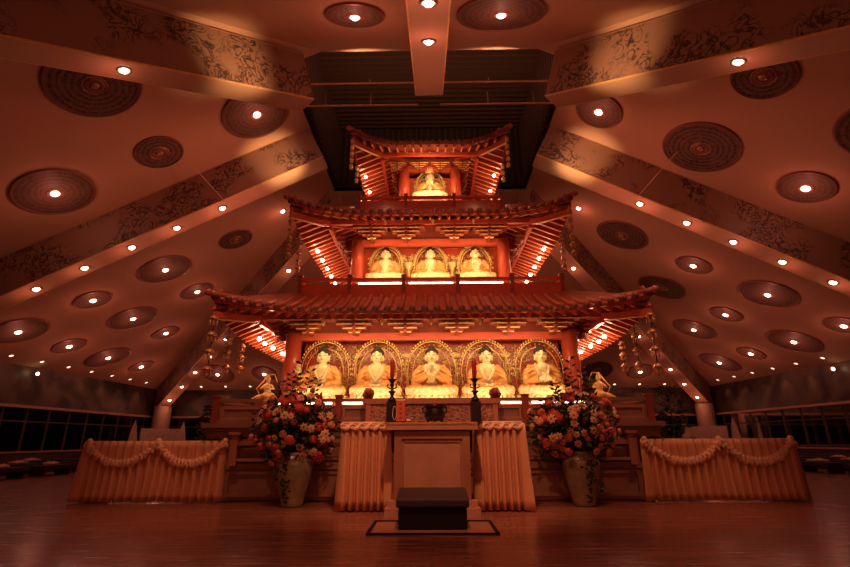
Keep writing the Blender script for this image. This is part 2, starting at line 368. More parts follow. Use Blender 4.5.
def window(a, b):     # one bay between two floor-plan points, glass and frame
    global wn; wn += 1
    ax, ay = a; bx, by = b; fr = MB(); d = Vector((bx-ax, by-ay, 0)); L_ = d.length; d.normalize()
    o = bpy.data.objects.new('window_%d' % wn, None); COL.objects.link(o); o.location = (ax, ay, 0); o['kind'] = 'structure'
    wpt = lambda t, z: (ax+d.x*t, ay+d.y*t, z)
    for t in (0.03, L_-.03): fr.bar(wpt(t, SILL+.05), wpt(t, RAILZ), .035, .035, up=(d.x, d.y, 0))
    fr.bar(wpt(0, 1.5), wpt(L_, 1.5), .06, .05)
    fr.build('window_frame', 'mull', o, world=True)
    nrm = Vector((-d.y, d.x, 0))*.004; g_ = MB()
    g_.add([Vector(wpt(0, SILL+.05))-nrm, Vector(wpt(L_, SILL+.05))-nrm, Vector(wpt(L_, RAILZ))-nrm, Vector(wpt(0, RAILZ))-nrm], [(0, 1, 2, 3)])
    g_.build('pane', 'glass', o, world=True)
for k in range(-10, 14):
    for s in (-1, 1):
        y0 = CY+k*1.0
        if y0 > 9: window((s*(HW+.08), y0), (s*(HW+.08), y0+1))
window((-HW-.08, -3.1), (-HW-.08, 9.8)); window((HW+.08, -3.1), (HW+.08, 9.8))
for k in range(12):
    x0 = -HW+k*1.2
    if x0 < -5: window((x0, CY+HW+.08), (x0+1.2, CY+HW+.08)); window((-x0-1.2, CY+HW+.08), (-x0, CY+HW+.08))
window((-4.3, CY+HW+.08), (4.3, CY+HW+.08))

# beams that rise from the walls to the shaft
def beam(p0, p1, wd, label, sidem, w1=None):
    """p0, p1: plan points (x, ry) outer and inner; box beam hanging BD below the ceiling slope"""
    a = Vector(cpt(*p0, -BD)); b = Vector(cpt(*p1, -BD)); d = (b-a); dh = Vector((d.x, d.y, 0)).normalized(); dn = d.normalized()
    sd = Vector((-dh.y, dh.x, 0)); up = dn.cross(sd)*-1
    if up.z < 0: up = -up
    w1 = w1 or wd
    root = thing('ceiling_beam', label, 'beam', tuple(a), 0, 'painted ceiling beams')
    ups = up*(BD*up.z)          # perpendicular depth
    hw0, hw1 = wd/2, w1/2
    # square cut at the inner end, plumb at the outer
    vs = [a-sd*hw0, a+sd*hw0, b+sd*hw1, b-sd*hw1]
    tops = [a-sd*hw0+Vector((0, 0, BD)), a+sd*hw0+Vector((0, 0, BD)), b+sd*hw1+ups, b-sd*hw1+ups]
    MB().add(vs+tops, [(0, 1, 2, 3), (7, 6, 5, 4), (0, 4, 5, 1), (2, 6, 7, 3), (0, 3, 7, 4), (1, 5, 6, 2)]).build('beam_body', 'plaster', root, world=True)
    for s, hh0, hh1 in ((-1, hw0, hw1), (1, hw0, hw1)):
        o_ = sd*s*.012
        q = [a+sd*s*hh0, b+sd*s*hh1]
        e = [q[0]+up*.04, q[1]+up*.04, q[1]+ups*.97, q[0]+ups*.97]
        MB().add([v+o_*.1 for v in e]+[v+o_ for v in e], [(0, 1, 2, 3), (4, 5, 6, 7), (0, 1, 5, 4), (1, 2, 6, 5), (2, 3, 7, 6), (3, 0, 4, 7)]).build('mural_panel', 'mural', root, world=True)
        MB().bar(q[0]+o_*.8+up*.02, q[1]+o_*.8+up*.02, .03, .03).build('gilt_edge', 'goldflat', root, world=True)
    return root
BW = .5
beam((-13.85, 0), (-2.72, 0), BW, 'painted ceiling beam crossing the left slope level with the shrine', 0)
beam((13.85, 0), (2.72, 0), BW, 'painted ceiling beam crossing the right slope level with the shrine', 0)
beam((0, -13.8), (0, -2.2), .42, 'ceiling beam coming down from top centre straight over the shrine', 0, .56)
beam((-13.4, -13.0), (-2.65, -2.2), BW, 'painted ceiling beam in the upper left corner running to the dark shaft', 0)
beam((13.4, -13.0), (2.65, -2.2), BW, 'painted ceiling beam in the upper right corner running to the dark shaft', 0)
beam((-13.75, 13.75), (-2.9, 2.9), BW, 'rear left ceiling beam coming down onto the left corner pier', 0)
beam((13.75, 13.75), (2.9, 2.9), BW, 'rear right ceiling beam coming down onto the right corner pier', 0)
# small lamps
def bulb_mesh():
    return MB().lathe([(.001, -.05), (.045, -.042), (.066, -.018), (.068, .0), (.001, .004)], seg=14)
def lamp_proto(kind):
    pass
def place_on_slope(o, side):
    tilt = math.atan(.5)
    o.rotation_euler = {'L': (0, -tilt, 0), 'R': (0, tilt, 0), 'F': (tilt, 0, 0), 'B': (-tilt, 0, 0)}[side]
lampP = thing('downlight', '', 'ceiling light')
ring_ = MB().lathe([(.085, 0), (.085, -.02), (.115, -.02), (.12, 0)], seg=18, cap=False); ring_.build('trim_ring', 'fixture', lampP, smooth=True)
bulb_mesh().build('bulb', 'bulb', lampP, smooth=True)
first = [lampP]
def put_lamp(loc, label, rot=None, group=None, power=0, col=RED):
    if first: o = first.pop(); o.location = loc; o['label'] = label
    else: o = dup(lampP, loc, 0, label)
    if group: o['group'] = group
    if rot: o.rotation_euler = rot
    if power: light('POINT', (loc[0], loc[1], loc[2]-.35), power, col, .07)
    return o
T = math.atan(.5)
ORD = ['first', 'second', 'third', 'fourth', 'fifth', 'sixth', 'seventh', 'eighth', 'ninth']
for s, nm in ((-1, 'left'), (1, 'right')):
    for i, x in enumerate([9.52, 8.46, 7.4, 6.36, 5.28]):
        put_lamp((s*x, CY, zc(x)-BD-.003), '%s lit bulb counted from the outer end of the %s side beam' % (ORD[i], nm), (0, s*T, 0), 'bulbs under the %s side beam' % nm, 2.5)
    T2 = math.atan(.5/sqrt(2))
    for i, q in enumerate([12.75, 11.7, 10.65, 9.6, 8.52, 5.05]):
        o = put_lamp((s*q, CY+q, zc(q)-BD-.003), ('%s lit bulb counted from the pier end of the rear %s beam' % (ORD[i], nm)) if i < 5 else 'lit bulb at the high inner end of the rear %s beam beside the roof corner' % nm, None, 'bulbs under the rear %s beam' % nm, 2)
        o.rotation_euler = (Vector((-s*.3536, -.3536, 1)).normalized()*-1).to_track_quat('-Z', 'Y').to_euler()
        o.rotation_euler = Vector((s*.25, .25, 1)).normalized().to_track_quat('Z', 'Y').to_euler()
    o = put_lamp((s*4.97, CY-4.6, zc(4.97)-BD-.03), 'lit bulb under the upper %s corner beam' % nm, None, None, 2.5)
    o.rotation_euler = Vector((s*.25, -.25, 1)).normalized().to_track_quat('Z', 'Y').to_euler()
    put_lamp((s*4.76, CY+2.97, zc(4.76)-.003), 'lone bulb on the %s slope just above the middle roof corner' % nm, (0, s*T, 0), None, 3)
for i, ry in enumerate([-6.36, -5.18]):
    put_lamp((0, CY+ry, zc(-ry)-BD-.003), ['upper bulb under the top centre beam, at the picture edge', 'lower bulb under the top centre beam, nearer the dark shaft'][i], (T, 0, 0), None, 3)
# recessed lights along the foot of the slopes
edge = thing('recessed_light', '', 'ceiling light')
MB().lathe([(.075, 0), (.075, -.012), (.095, -.012), (.1, 0)], seg=16, cap=False).build('trim_ring', 'fixture', edge)
MB().lathe([(.001, -.004), (.074, -.004), (.074, 0), (.001, 0)], seg=16).build('lens', 'bulb_e', edge)
fe = [edge]
def put_edge(loc, rot, label, group, to):
    if fe: o = fe.pop(); o.location = loc; o['label'] = label
    else: o = dup(edge, loc, 0, label)
    o.rotation_euler = rot; o['group'] = group; o.scale = (.85, .85, .85)
    light('SPOT', (loc[0]*.995, loc[1]-.05, loc[2]-.06), 14, WARM, .04, to=to, spot=62, blend=.7)
for s, nm in ((-1, 'left'), (1, 'right')):
    for i in range(7):
        y = 15.1+i*1.27+(.25 if s > 0 else 0)
        put_edge((s*13.55, y, zc(13.55)-.004), (0, s*T, 0), '%s small recessed light from the outside along the %s wall head' % (ORD[i], nm), 'recessed lights along the %s wall' % nm, (s*13.95, y, 2.0))
    for i, x in enumerate([11.7, 10.45, 9.2]):
        put_edge((s*x, CY+13.6, zc(13.6)-.004), (-T, 0, 0), '%s small recessed light from the %s corner along the back wall head' % (ORD[i], nm), 'recessed lights along the back wall', (s*x, CY+13.95, 2.0))
    sp = thing('spotlight', 'small yellowish spotlight head below the recessed lights on the %s wall' % nm, 'spotlight', (s*13.72, 16.6, 3.06))
    MB().tube([(0, 0, 0), (-s*.02, -.1, .02)], [.06, .075], 12).build('lamp_head', 'fixture', sp, smooth=True)
    MB().ell((-s*.025, -.115, .02), (.06, .03, .06)).build('bulb', 'bulb_y', sp, smooth=True)
    MB().tube([(0, 0, 0), (s*.17, .0, .06)], .015, 6).build('bracket', 'fixture', sp)

# medallions on the slopes: x, y, radius, lit, label
MED = {
'L': [(-6.22, 7.14, .80, 0, 'large unlit round dragon medallion near the upper left corner, cut by the beam'),
      (-8.32, 9.26, .78, 1, 'large lit medallion at the far left above the side beam'),
      (-6.21, 9.34, .52, 0, 'small unlit medallion between the big dragon disc and the left side beam'),
      (-4.10, 9.38, .80, 1, 'large brightly lit medallion beside the upper left end of the dark shaft'),
      (-6.34, 14.17, .54, 0, 'small unlit medallion below the left side beam near the middle roof'),
      (-8.44, 14.09, .78, 1, 'large lit medallion below the left side beam, highest of its row'),
      (-8.49, 16.36, .55, 1, 'small lit medallion just above the left tip of the lower roof'),
      (-10.48, 14.00, .51, 1, 'small lit medallion between two large ones at mid left'),
      (-10.55, 16.21, .78, 1, 'large lit medallion left of the lower roof tip'),
      (-10.60, 18.48, .51, 1, 'small lit medallion next to the rear left beam below the roof tip'),
      (-12.48, 13.91, .76, 1, 'large lit medallion at the left picture edge low on the slope'),
      (-12.53, 16.11, .51, 1, 'small lit medallion second from the left in the lowest left row'),
      (-12.60, 18.31, .77, 1, 'large lit medallion third from the left in the lowest left row'),
      (-12.63, 20.58, .50, 1, 'smallest lit medallion nearest the left corner pier')],
'R': [(6.16, 7.19, .54, 0, 'unlit medallion at upper right beside the corner beam bulb'),
      (4.03, 9.49, .54, 1, 'brightly lit small medallion beside the right end of the dark shaft'),
      (6.20, 9.43, .82, 0, 'large unlit dragon medallion above the right side beam'),
      (8.30, 9.41, .54, 1, 'lit small medallion at far right above the side beam'),
      (8.25, 7.35, .78, 0, 'unlit large medallion cut by the right picture edge'),
      (6.23, 14.26, .82, 0, 'large unlit medallion below the right side beam near the middle roof corner'),
      (8.35, 14.26, .52, 1, 'small lit medallion below the right side beam, highest of the small ones'),
      (8.38, 16.51, .82, 0, 'large unlit medallion just above the right tip of the lower roof'),
      (10.38, 14.14, .79, 1, 'large lit medallion at mid right, highest large lit one under the beam'),
      (10.45, 16.47, .52, 1, 'small lit medallion right of the lower roof tip between two large ones'),
      (10.51, 18.75, .79, 1, 'large lit medallion next to the rear right beam'),
      (12.48, 16.31, .80, 1, 'large lit medallion second from the right in the lowest right row'),
      (12.49, 18.65, .50, 1, 'small lit medallion in the middle of the lowest right row'),
      (12.52, 20.84, .80, 1, 'large lit medallion nearest the right corner pier'),
      (12.39, 14.10, .50, 1, 'small lit medallion at the right picture edge low on the slope')],
'F': [(-1.34, 6.66, .54, 1, 'lit small medallion at the top left of the centre beam'),
      (1.32, 6.67, .81, 1, 'lit large medallion at the top right of the centre beam')],
'B': [(-10.48, 23.4, .76, 1, 'lit medallion on the rear slope seen below the left roof chimes'),
      (-8.19, 23.4, .60, 1, 'lit medallion on the rear slope just left of the lower shrine column'),
      (10.13, 23.4, .62, 1, 'lit medallion on the rear slope seen below the right roof chimes'),
      (8.02, 23.28, .75, 0, 'unlit medallion on the rear slope just right of the lower shrine column')]}
protos = {}
def medallion(rad, lit):
    k = (round(rad, 2), lit)
    if k in protos: return copytree(protos[k])
    r = thing('ceiling_medallion', '', 'medallion')
    mb = MB(); mb.lathe([(.001, -.03), (rad*.93, -.03), (rad*.93, 0), (.001, 0)], seg=56)
    mb.build('painted_disc', 'medal_d' if not lit else 'medal', r)
    MB().lathe([(rad*.93, -.028), (rad*.935, -.04), (rad*.985, -.036), (rad, -.02), (rad, 0)], seg=56, cap=False).build('rim', 'fixture', r)
    f = MB().lathe([(.09, -.03), (.1, -.05), (.15, -.045), (.17, -.03)], seg=20, cap=False).build('lamp_ring', 'fixture', r)
    if lit: MB().lathe([(.001, -.085), (.05, -.078), (.076, -.055), (.078, -.03), (.001, -.03)], seg=14).build('bulb', 'bulb', f, smooth=True)
    else:
        MB().lathe([(.001, -.07), (.05, -.065), (.09, -.045), (.09, -.03), (.001, -.03)], seg=14).build('unlit_lamp', 'unlit', f, smooth=True)
        MB().lathe([(.19, -.03), (.195, -.04), (.205, -.04), (.21, -.03)], seg=48, lobes=12, la=.06, cap=False).build('stud_ring', 'ornament', r, smooth=True)
    protos[k] = r; return r
MG = {'L': 'medallions on the left slope', 'R': 'medallions on the right slope', 'F': 'medallions on the front slope', 'B': 'medallions on the rear slope'}
for side, lst in MED.items():
    for (x, y, rad, lit, lab) in lst:
        o = medallion(rad, lit); mm = max(abs(x), abs(y-CY))
        o.location = (x, y, zc(mm)-.002); place_on_slope(o, {'L': 'L', 'R': 'R', 'F': 'F', 'B': 'B'}[side])
        tag(o, lab, 'medallion', MG[side])
        s = {'L': (-1, 0), 'R': (1, 0), 'F': (0, -1), 'B': (0, 1)}[side]
        o.rotation_euler = (Vector((s[0]*.5, s[1]*.5, 1))).normalized().to_track_quat('Z', 'Y').to_euler()
        if lit: light('POINT', (x-s[0]*.2, y-s[1]*.2, zc(mm)-.42), 7, RED, .08)
# thin hanging wires
for a, b, lab in (((-5.5, 9.2, 6.9), (-5.1, 10.45, 6.5), 'short thin wire from the small unlit medallion to the left side beam'),
                  ((5.5, 9.2, 6.9), (5.1, 10.45, 6.5), 'short thin wire from the unlit dragon disc to the right side beam')):
    tag(MB().tube([a, b], .008, 5).build('wire', 'wire'), lab, 'wire')
# two light tracks crossing the shaft
for y, z, lab, ls in ((8.75, 8.49, 'upper thin light track crossing the dark shaft', .7), (9.1, 8.18, 'lower thin light track crossing the dark shaft', .7)):
    t = thing('light_track', lab, 'light track', (0, y, z))
    for s in (-1, 1):
        MB().b2((s*.25, -.015, -.015), (s*2.9, .015, .015)).build('rail', 'goldflat', t)
        for x in ((1.35, 2.4) if z < 8.3 else (1.34,)): MB().b2((s*x-.012, -.012, 0), (s*x+.012, .012, .32 if z < 8.3 else .1)).build('hanger', 'rail', t)

# ---------------------------------------------------------------- corner piers
for s, nm in ((-1, 'left'), (1, 'right')):
    p = thing('corner_pier', 'round lit pier in the rear %s corner carrying the beam foot' % nm, 'pier', (s*13.3, CY+13.3, 0))
    MB().lathe([(.45, 0), (.42, 1.0), (.40, 2.0), (.40, 2.47)], seg=28).build('shaft', 'column', p, smooth=True)
    MB().bar((-s*1.0, .1, .7), (s*.1, -1.4, .7), .12, 1.4).build('plinth', 'fin', p)
    for fx, fy in ((-s*1.05, .15), (s*.2, -1.75)):
        pl_ = [(-.2, 0), (.2, 0), (.19, .9), (.1, 1.4), (.0, 1.78), (-.1, 1.4), (-.17, .8)]
        fr = Matrix.Translation((fx, fy, 0)) @ Matrix.Rotation(R(-s*30), 4, 'Z') @ Matrix.Rotation(R(90), 4, 'X')
        MB().prism(pl_, .12, fr).build('fin', 'fin', p)
    light('POINT', (s*12.5, CY+12.2, 2.3), 5, RED, .06)  # added light for the glow on the pier, no fixture here

# ---------------------------------------------------------------- the shrine
SH = thing('shrine_pagoda', 'three-storey red and gold pagoda shrine standing under the dark shaft', 'shrine', (0, CY, 0))
def part(mb, name, m, par=None, smooth=False): return mb.build(name, m, par or SH, smooth)
HB = 3.4
HX = 3.03; mb = MB(); mb.b2((-HX, -HB, .04), (HX, HB, .50)); mb.b2((-HX+.06, -HB+.06, 0), (HX-.06, HB-.06, .04)); mb.b2((-HX, -HB-.03, .45), (HX, HB+.03, .53))
mb.b2((-HX, -HB+.02, .5), (HX, HB-.02, .9)); mb.b2((-HB+.02, -HB+.02, .88), (HB-.02, HB-.02, 1.0)); mb.b2((-HB-.0, -HB-.0, .98), (HB, HB, 1.04)); mb.b2((-HB-.05, -HB-.05, 1.03), (HB+.05, HB+.05, 1.10))
mb.b2((-HB+.12, -HB+.12, 1.1), (HB-.12, HB-.12, 1.30)); 
for k in range(5):      # framed panels on the base
    pass
part(mb, 'base', 'base')
def frame(mb, x0, x1, z0, z1, y, w_=.04, d=.025):
    mb.b2((x0, y-d, z0), (x1, y, z0+w_)); mb.b2((x0, y-d, z1-w_), (x1, y, z1)); mb.b2((x0, y-d, z0+w_), (x0+w_, y, z1-w_)); mb.b2((x1-w_, y-d, z0+w_), (x1, y, z1-w_))
for i in range(6):
    x0 = -3.03+i*1.01; q = MB(); frame(q, x0+.04, x0+.97, .08, .42, -HB); frame(q, x0+.04, x0+.97, .57, .85, -HB+.02); frame(q, x0+.12, x0+.89, .62, .80, -HB+.02, .02, .015)
    part(q, 'base_panel', 'base')
for s in (-1, 1):
    q = MB(); q.b2((s*2.90-.05, -HB-.1, .5), (s*2.90+.05, -HB, .95)); q.b2((s*2.90-.08, -HB-.13, .93), (s*2.90+.08, -HB, .97)); part(q, 'newel_post', 'wood')
    q = MB(); q.b2((s*2.2, -HB-.08, .78), (s*2.85, -HB-.03, .84)); q.b2((s*2.2, -HB-.08, .56), (s*2.85, -HB-.03, .60)); q.b2((s*2.2, -HB-.08, .5), (s*2.25, -HB-.03, .85)); part(q, 'low_rail', 'wood')
def railing(w_, z0, z1, zr, posts, pst, m='lacquer', tk=.07, ends=True):
    """parapet panel z0..z1, gap, hand rail at zr, all four sides"""
    q = MB(); h = MB()
    for s in (-1, 1):
        q.b2((-w_, s*w_, z0), (w_, s*(w_-tk), z1)); q.b2((s*w_, -w_+tk, z0), (s*(w_-tk), w_-tk, z1))
        h.b2((-w_, s*(w_+.01), zr-.03), (w_, s*(w_-tk), zr+.02)); h.b2((s*(w_+.01), -w_+tk, zr-.03), (s*(w_-tk), w_-tk, zr+.02))
        q.b2((-w_-.02, s*(w_+.02), z0), (w_+.02, s*(w_-tk), z0+.05)); q.b2((s*(w_+.02), -w_+tk, z0), (s*(w_-tk), w_-tk, z0+.05))
    part(q, 'parapet', m); part(h, 'hand_rail', m)
    for x in posts:
        for y in (-w_,):
            p_ = MB(); p_.b2((x-pst/2, y-.025, z0), (x+pst/2, y+tk-.005, zr+.05)); p_.b2((x-pst/2-.012, y-.035, zr+.05), (x+pst/2+.012, y+tk, zr+.075)); part(p_, 'rail_post', 'lacq_dark')
    for s in (-1, 1):
        for y in [v for v in posts if abs(v) < w_-.1]:
            part(MB().b2((s*(w_+.02), y-pst/2, z0), (s*(w_-tk), y+pst/2, zr+.05)), 'rail_post', 'lacq_dark')
railing(HB-.06, 1.10, 1.355, 1.435, [-3.3, -1.42, 1.42, 3.3], .1, 'base')
q = MB()
for x0, x1 in ((-3.2, -1.5), (-1.35, 1.35), (1.5, 3.2)): frame(q, x0, x1, 1.15, 1.33, -HB+.06, .03, .018)
part(q, 'parapet_frame', 'wood')
railing(2.47, 3.33, 3.585, 3.685, [-2.42, -1.5, -.5, .5, 1.5, 2.42], .07)
railing(1.58, 5.60, 5.775, 5.865, [-1.54, -.52, .52, 1.54], .06)
# light tubes behind the rails
tubeP = thing('light_tube', '', 'light tube'); MB().tube([(-.42, 0, 0), (.42, 0, 0)], .022, 10).build('tube', 'tubeL', tubeP, smooth=True)
for s in (-1, 1): MB().b2((s*.42, -.03, -.03), (s*.45, .03, .03)).build('socket', 'paper', tubeP)
ft = [tubeP]
def put_tube(x, y, z, lab, grp, sc=1):
    if ft: o = ft.pop(); o.location = (x, y, z)
    else: o = dup(tubeP, (x, y, z))
    o.scale = (sc, 1, 1); o['label'] = lab; o['group'] = grp
WHO = ['leftmost', 'second from left', 'middle', 'fourth from left', 'rightmost']
for i in range(5):
    x = (i-2)*.93
    put_tube(x*1.06, 7.62, 1.385+.02, 'glowing strip light behind the rail before the %s lower Buddha' % WHO[i], 'strip lights of the lower storey')
for i in range(3):
    put_tube((i-1)*.95, 8.55, 3.66, 'glowing strip light behind the rail before the %s Buddha of the middle storey' % ['left', 'centre', 'right'][i], 'strip lights of the middle storey')
for i in range(2): put_tube((i-.5)*.66, 9.45, 5.87, 'short glowing strip light %s of centre behind the top storey rail' % ['left', 'right'][i], 'strip lights of the top storey', .6)

# storeys
def colum(x, y, z0, z1, r, par=SH):
    part(MB().lathe([(r*1.5, z0), (r*1.5, z0+.04), (r*1.12, z0+.10), (r*1.03, z0+.2), (r, (z0+z1)/2), (r*.94, z1)], (x, y, 0), 24), 'column', 'lacquer', smooth=True)
def upt(c, t): return c*max(0, (t-.40)/.60)**2.2
def storey(we, ze, c, wb, ztop, wt, ztip, slope, dr, rtile, col_r, z0, z1, brx, brs, bz, cx, apex=False):
    D = we-wt
    def zr(m, o):    # tile surface height at max-norm m, other coordinate o
        v = min(1, max(0, (we-m)/D)); t = min(1, abs(o)/max(m, 1e-6))
        return ze+.03+upt(c, t)*(1-v)**1.6+(ztop-ze)*(.72*v+.28*v*v)
    def P(side, a, m, z):   # a along the side, m outwards
        return {0: (a, -m, z), 1: (m, a, z), 2: (-a, m, z), 3: (-m, -a, z)}[side]
    # tiled slopes with thickness
    q = MB(); NU, NV = 26, 8
    for sd in range(4):
        f = lambda u, v, dz=0: (lambda m: P(sd, (2*u-1)*m, m, zr(m, (2*u-1)*m)+dz))(we-D*v)
        q.grid(lambda u, v: f(u, v), NU, NV); q.grid(lambda u, v: f(1-u, v, -.05), NU, NV)
        q.grid(lambda u, v: (lambda p: (p[0], p[1], p[2]-.05*v))(f(u, 0)), NU, 1)
    rt = part(q, 'roof', 'tile', smooth=False)
    roll = MB(); caps = MB(); nrol = int(2*we/dr)
    for sd in range(4):
        for k in range(nrol+1):
            a = -we+dr/2*0+(2*we-.1)*k/nrol+.05
            m1 = max(abs(a), wt)
            pts = [P(sd, a, we-(we-m1)*j/6, zr(we-(we-m1)*j/6, a)+rtile*.3) for j in range(7)]
            roll.tube(pts, rtile, 7)
            p = Vector(P(sd, a, we+.012, zr(we, a)+rtile*.25))
            d = Vector(P(sd, 0, 1, 0)); caps.tube([p-d*.0, p+d*.03], rtile*1.22, 10); caps.ell(p+d*.035, (rtile*.6,)*3, seg=6, rings=4)
            if k < nrol:      # drip tile between
                a2 = a+(2*we-.1)/nrol/2; p = Vector(P(sd, a2, we+.012, zr(we, a2)-rtile*.7)); 
                caps.tube([p, p+d*.02], rtile*.8, 6)
    roll.build('tile_rolls', 'tile', rt, smooth=True); caps.build('tile_ends', 'tilecap', rt, smooth=True)
    # hips
    for sx in (-1, 1):
        for sy in (-1, 1):
            h = MB(); pts = []
            for j in range(9):
                m = we+.06-(we+.06-wt)*j/8; pts.append((sx*m, sy*m, zr(min(m, we), m)+.03))
            h.tube(pts, [.05]+[.042]*8, 8); h.ell(pts[0], (.06, .06, .06)); h.ell((pts[1][0], pts[1][1], pts[1][2]+.05), (.04, .04, .05))
            h.build('hip_ridge', 'tile', rt, smooth=True)
    # rafters underneath
    zt0 = lambda a: ztip+upt(c*.8, abs(a)/we)
    FR = .13
    def zt(a, sd=1): return zt0(a)+(FR if sd in (0, 2) else 0)
    def raf(sd, a):
        ri = max(wb-.05, abs(a)-.02)
        p0 = P(sd, a, we-.05, zt(a, sd)); p1 = P(sd, a, ri, zt(a, sd)*1+slope*(we-.05-ri)*1)
        return p0, p1
    nr = int(2*we/.185)
    sof = MB()
    for sd in range(4):
        oth = MB()
        sof.grid(lambda u, v: (lambda m, a: P(sd, a, m, zt(a*we/m if m > 0 else 0, sd)*1+slope*(we-m)+.07))(we-.02-(we-wb)*v, (2*u-1)*(we-.02-(we-wb)*v)), 24, 4)
        for k in range(nr+1):
            a = -we+.08+(2*we-.16)*k/nr; p0, p1 = raf(sd, a)
            if (Vector(p0)-Vector(p1)).length < .12: continue
            if sd in (1, 3):
                o = MB().bar(p0, p1, .065, .075).build('rafter', 'lacquer', rt)
            else: oth.bar(p0, p1, .055, .065)
        if sd in (0, 2): tag(oth.build('eave_rafters', 'lacquer', rt), None, None, None, 'stuff')
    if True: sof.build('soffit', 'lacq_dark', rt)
    gt = MB()     # gilded rafter edges
    for sd in range(4):
        for k in range(nr+1):
            a = -we+.08+(2*we-.16)*k/nr; p0, p1 = raf(sd, a)
            if (Vector(p0)-Vector(p1)).length < .12: continue
            A = Vector(p0)-Vector((0, 0, .036)); B = Vector(p1)-Vector((0, 0, .036))
            gt.bar(A-Vector((0, 0, .005)), A-Vector((0, 0, .005))+(B-A)*.999, .022, .008)
    gt.build('gilt_rafter_edges', 'goldflat', rt)
    fa = MB()      # eave board
    for sd in range(4):
        for k in range(24):
            a0 = -we+2*we*k/24; a1 = -we+2*we*(k+1)/24
            fa.bar(P(sd, a0, we-.03, zt(a0, sd)+.06), P(sd, a1, we-.03, zt(a1, sd)+.06), .04, .05)
    fa.build('eave_board', 'lacquer', rt)
    for sx in (-1, 1):
        for sy in (-1, 1):
            h = MB(); N = 6; pr = None
            for j in range(N+1):
                m = we-.02-(we-wb)*j/N; p = Vector((sx*m, sy*m, zt(we)*(1-j/N)+ (zt(0)+slope*(we-wb))*(j/N)-.05-.06*sin(pi*j/N)))
                if pr is not None: h.bar(pr, p, .07, .10)
                pr = p
            h.build('hip_rafter', 'lacquer', rt)
            gh = MB(); 
            p0 = Vector((sx*(we-.02), sy*(we-.02), zt(we)-.05-.07)); p1 = Vector((sx*(we-.5*(we-wb)), sy*(we-.5*(we-wb)), (zt(we)+zt(0)+slope*(we-wb))/2-.18))
            gh.bar(p0, p1, .05, .012); gh.build('gilt_hip_edge', 'goldflat', rt)
    # body: columns, lintel, purlin, walls
    for sx in (-1, 1):
        for sy in (-1, 1): colum(sx*cx, sy*cx, z0, z1, col_r)
    q = MB()
    for s in (-1, 1):
        q.b2((-wb-.08, s*(wb+.04), z1-.13), (wb+.08, s*(wb-.08), z1)); q.b2((s*(wb+.04), -wb, z1-.13), (s*(wb-.08), wb, z1))
    part(q, 'lintel', 'lacquer')
    pu = MB(); m = wb+(we-wb)*.42; zz = ztip+.13+slope*(we-m)-.12
    for s in (-1, 1):
        pu.bar((-m, s*m, zz), (m, s*m, zz), .07, .09); pu.bar((s*m, -m, zz-.1), (s*m, m, zz-.1), .07, .09)
    part(pu, 'eave_purlin', 'lacquer')
    # ceiling slab joining the walls to the roof
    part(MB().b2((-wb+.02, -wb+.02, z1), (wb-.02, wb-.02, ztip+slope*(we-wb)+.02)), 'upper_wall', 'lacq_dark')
    # bracket sets
    proto = None
    for sd in range(4):
        for x in brx:
            pos = P(sd, x, wb+.30*brs, bz); rot = (0, 0, [0, pi/2, pi, -pi/2][sd])
            if proto is None:
                proto = thing('bracket_set', '', '')
                proto.parent = SH; proto.location = pos
                a_ = MB(); g_ = MB()
                for k in range(4):
                    wk = (.10+.105*k)*brs; zk = k*.062*brs; yk = .06*k*brs
                    a_.box((0, -yk/2+.0, zk+.02*brs), (wk*2, .05*brs+yk, .034*brs)); a_.box((0, .16*brs, zk+.02*brs), (.06*brs, .3*brs, .05*brs)); g_.box((0, -yk-.027*brs-yk/2*0, zk+.006*brs), (wk*1.9, .012, .016*brs))
                    a_.box((0, -yk-.03*brs, zk+.02*brs), (.055*brs, .12*brs, .045*brs))
                    for j in (-1, 0, 1): a_.box((j*wk*.9, -yk, zk+.05*brs), (.06*brs, .06*brs, .03*brs))
                    if k > 1:
                        for j in (-1, 1): g_.box((j*wk*.55, -yk-.05*brs, zk+.008*brs), (.05*brs, .006, .02*brs))
                a_.build('bracket_arms', 'lacq_dark', proto); g_.build('gilt_edges', 'goldflat', proto)
                b0 = proto
            else:
                b0 = copytree(proto, SH); b0.location = pos
            b0.rotation_euler = rot
    return zr, zt
zr1, zt1 = storey(3.5, 2.78, .27, 2.47, 3.30, 2.5, 2.60, .42, .2, .047, .15, 1.44, 2.66, [-2.12, -1.32, -.44, .44, 1.32, 2.12], 1.0, 2.60, 2.45)
zr2, zt2 = storey(2.68, 4.92, .29, 1.56, 5.46, 1.6, 4.76, .42, .17, .042, .13, 3.85, 4.86, [-1.2, -.49, .49, 1.2], .92, 4.76, 1.53)
zr3, zt3 = storey(1.74, 7.10, .34, .66, 7.9, .12, 6.96, .42, .15, .036, .13, 5.9, 7.2, [-.78, -.25, .25, .78], .55, 7.02, .62)
part(MB().lathe([(.16, 7.85), (.2, 7.92), (.1, 7.97), (.12, 8.03), (.08, 8.08), (.02, 8.12)], seg=16), 'finial', 'gold', smooth=True)
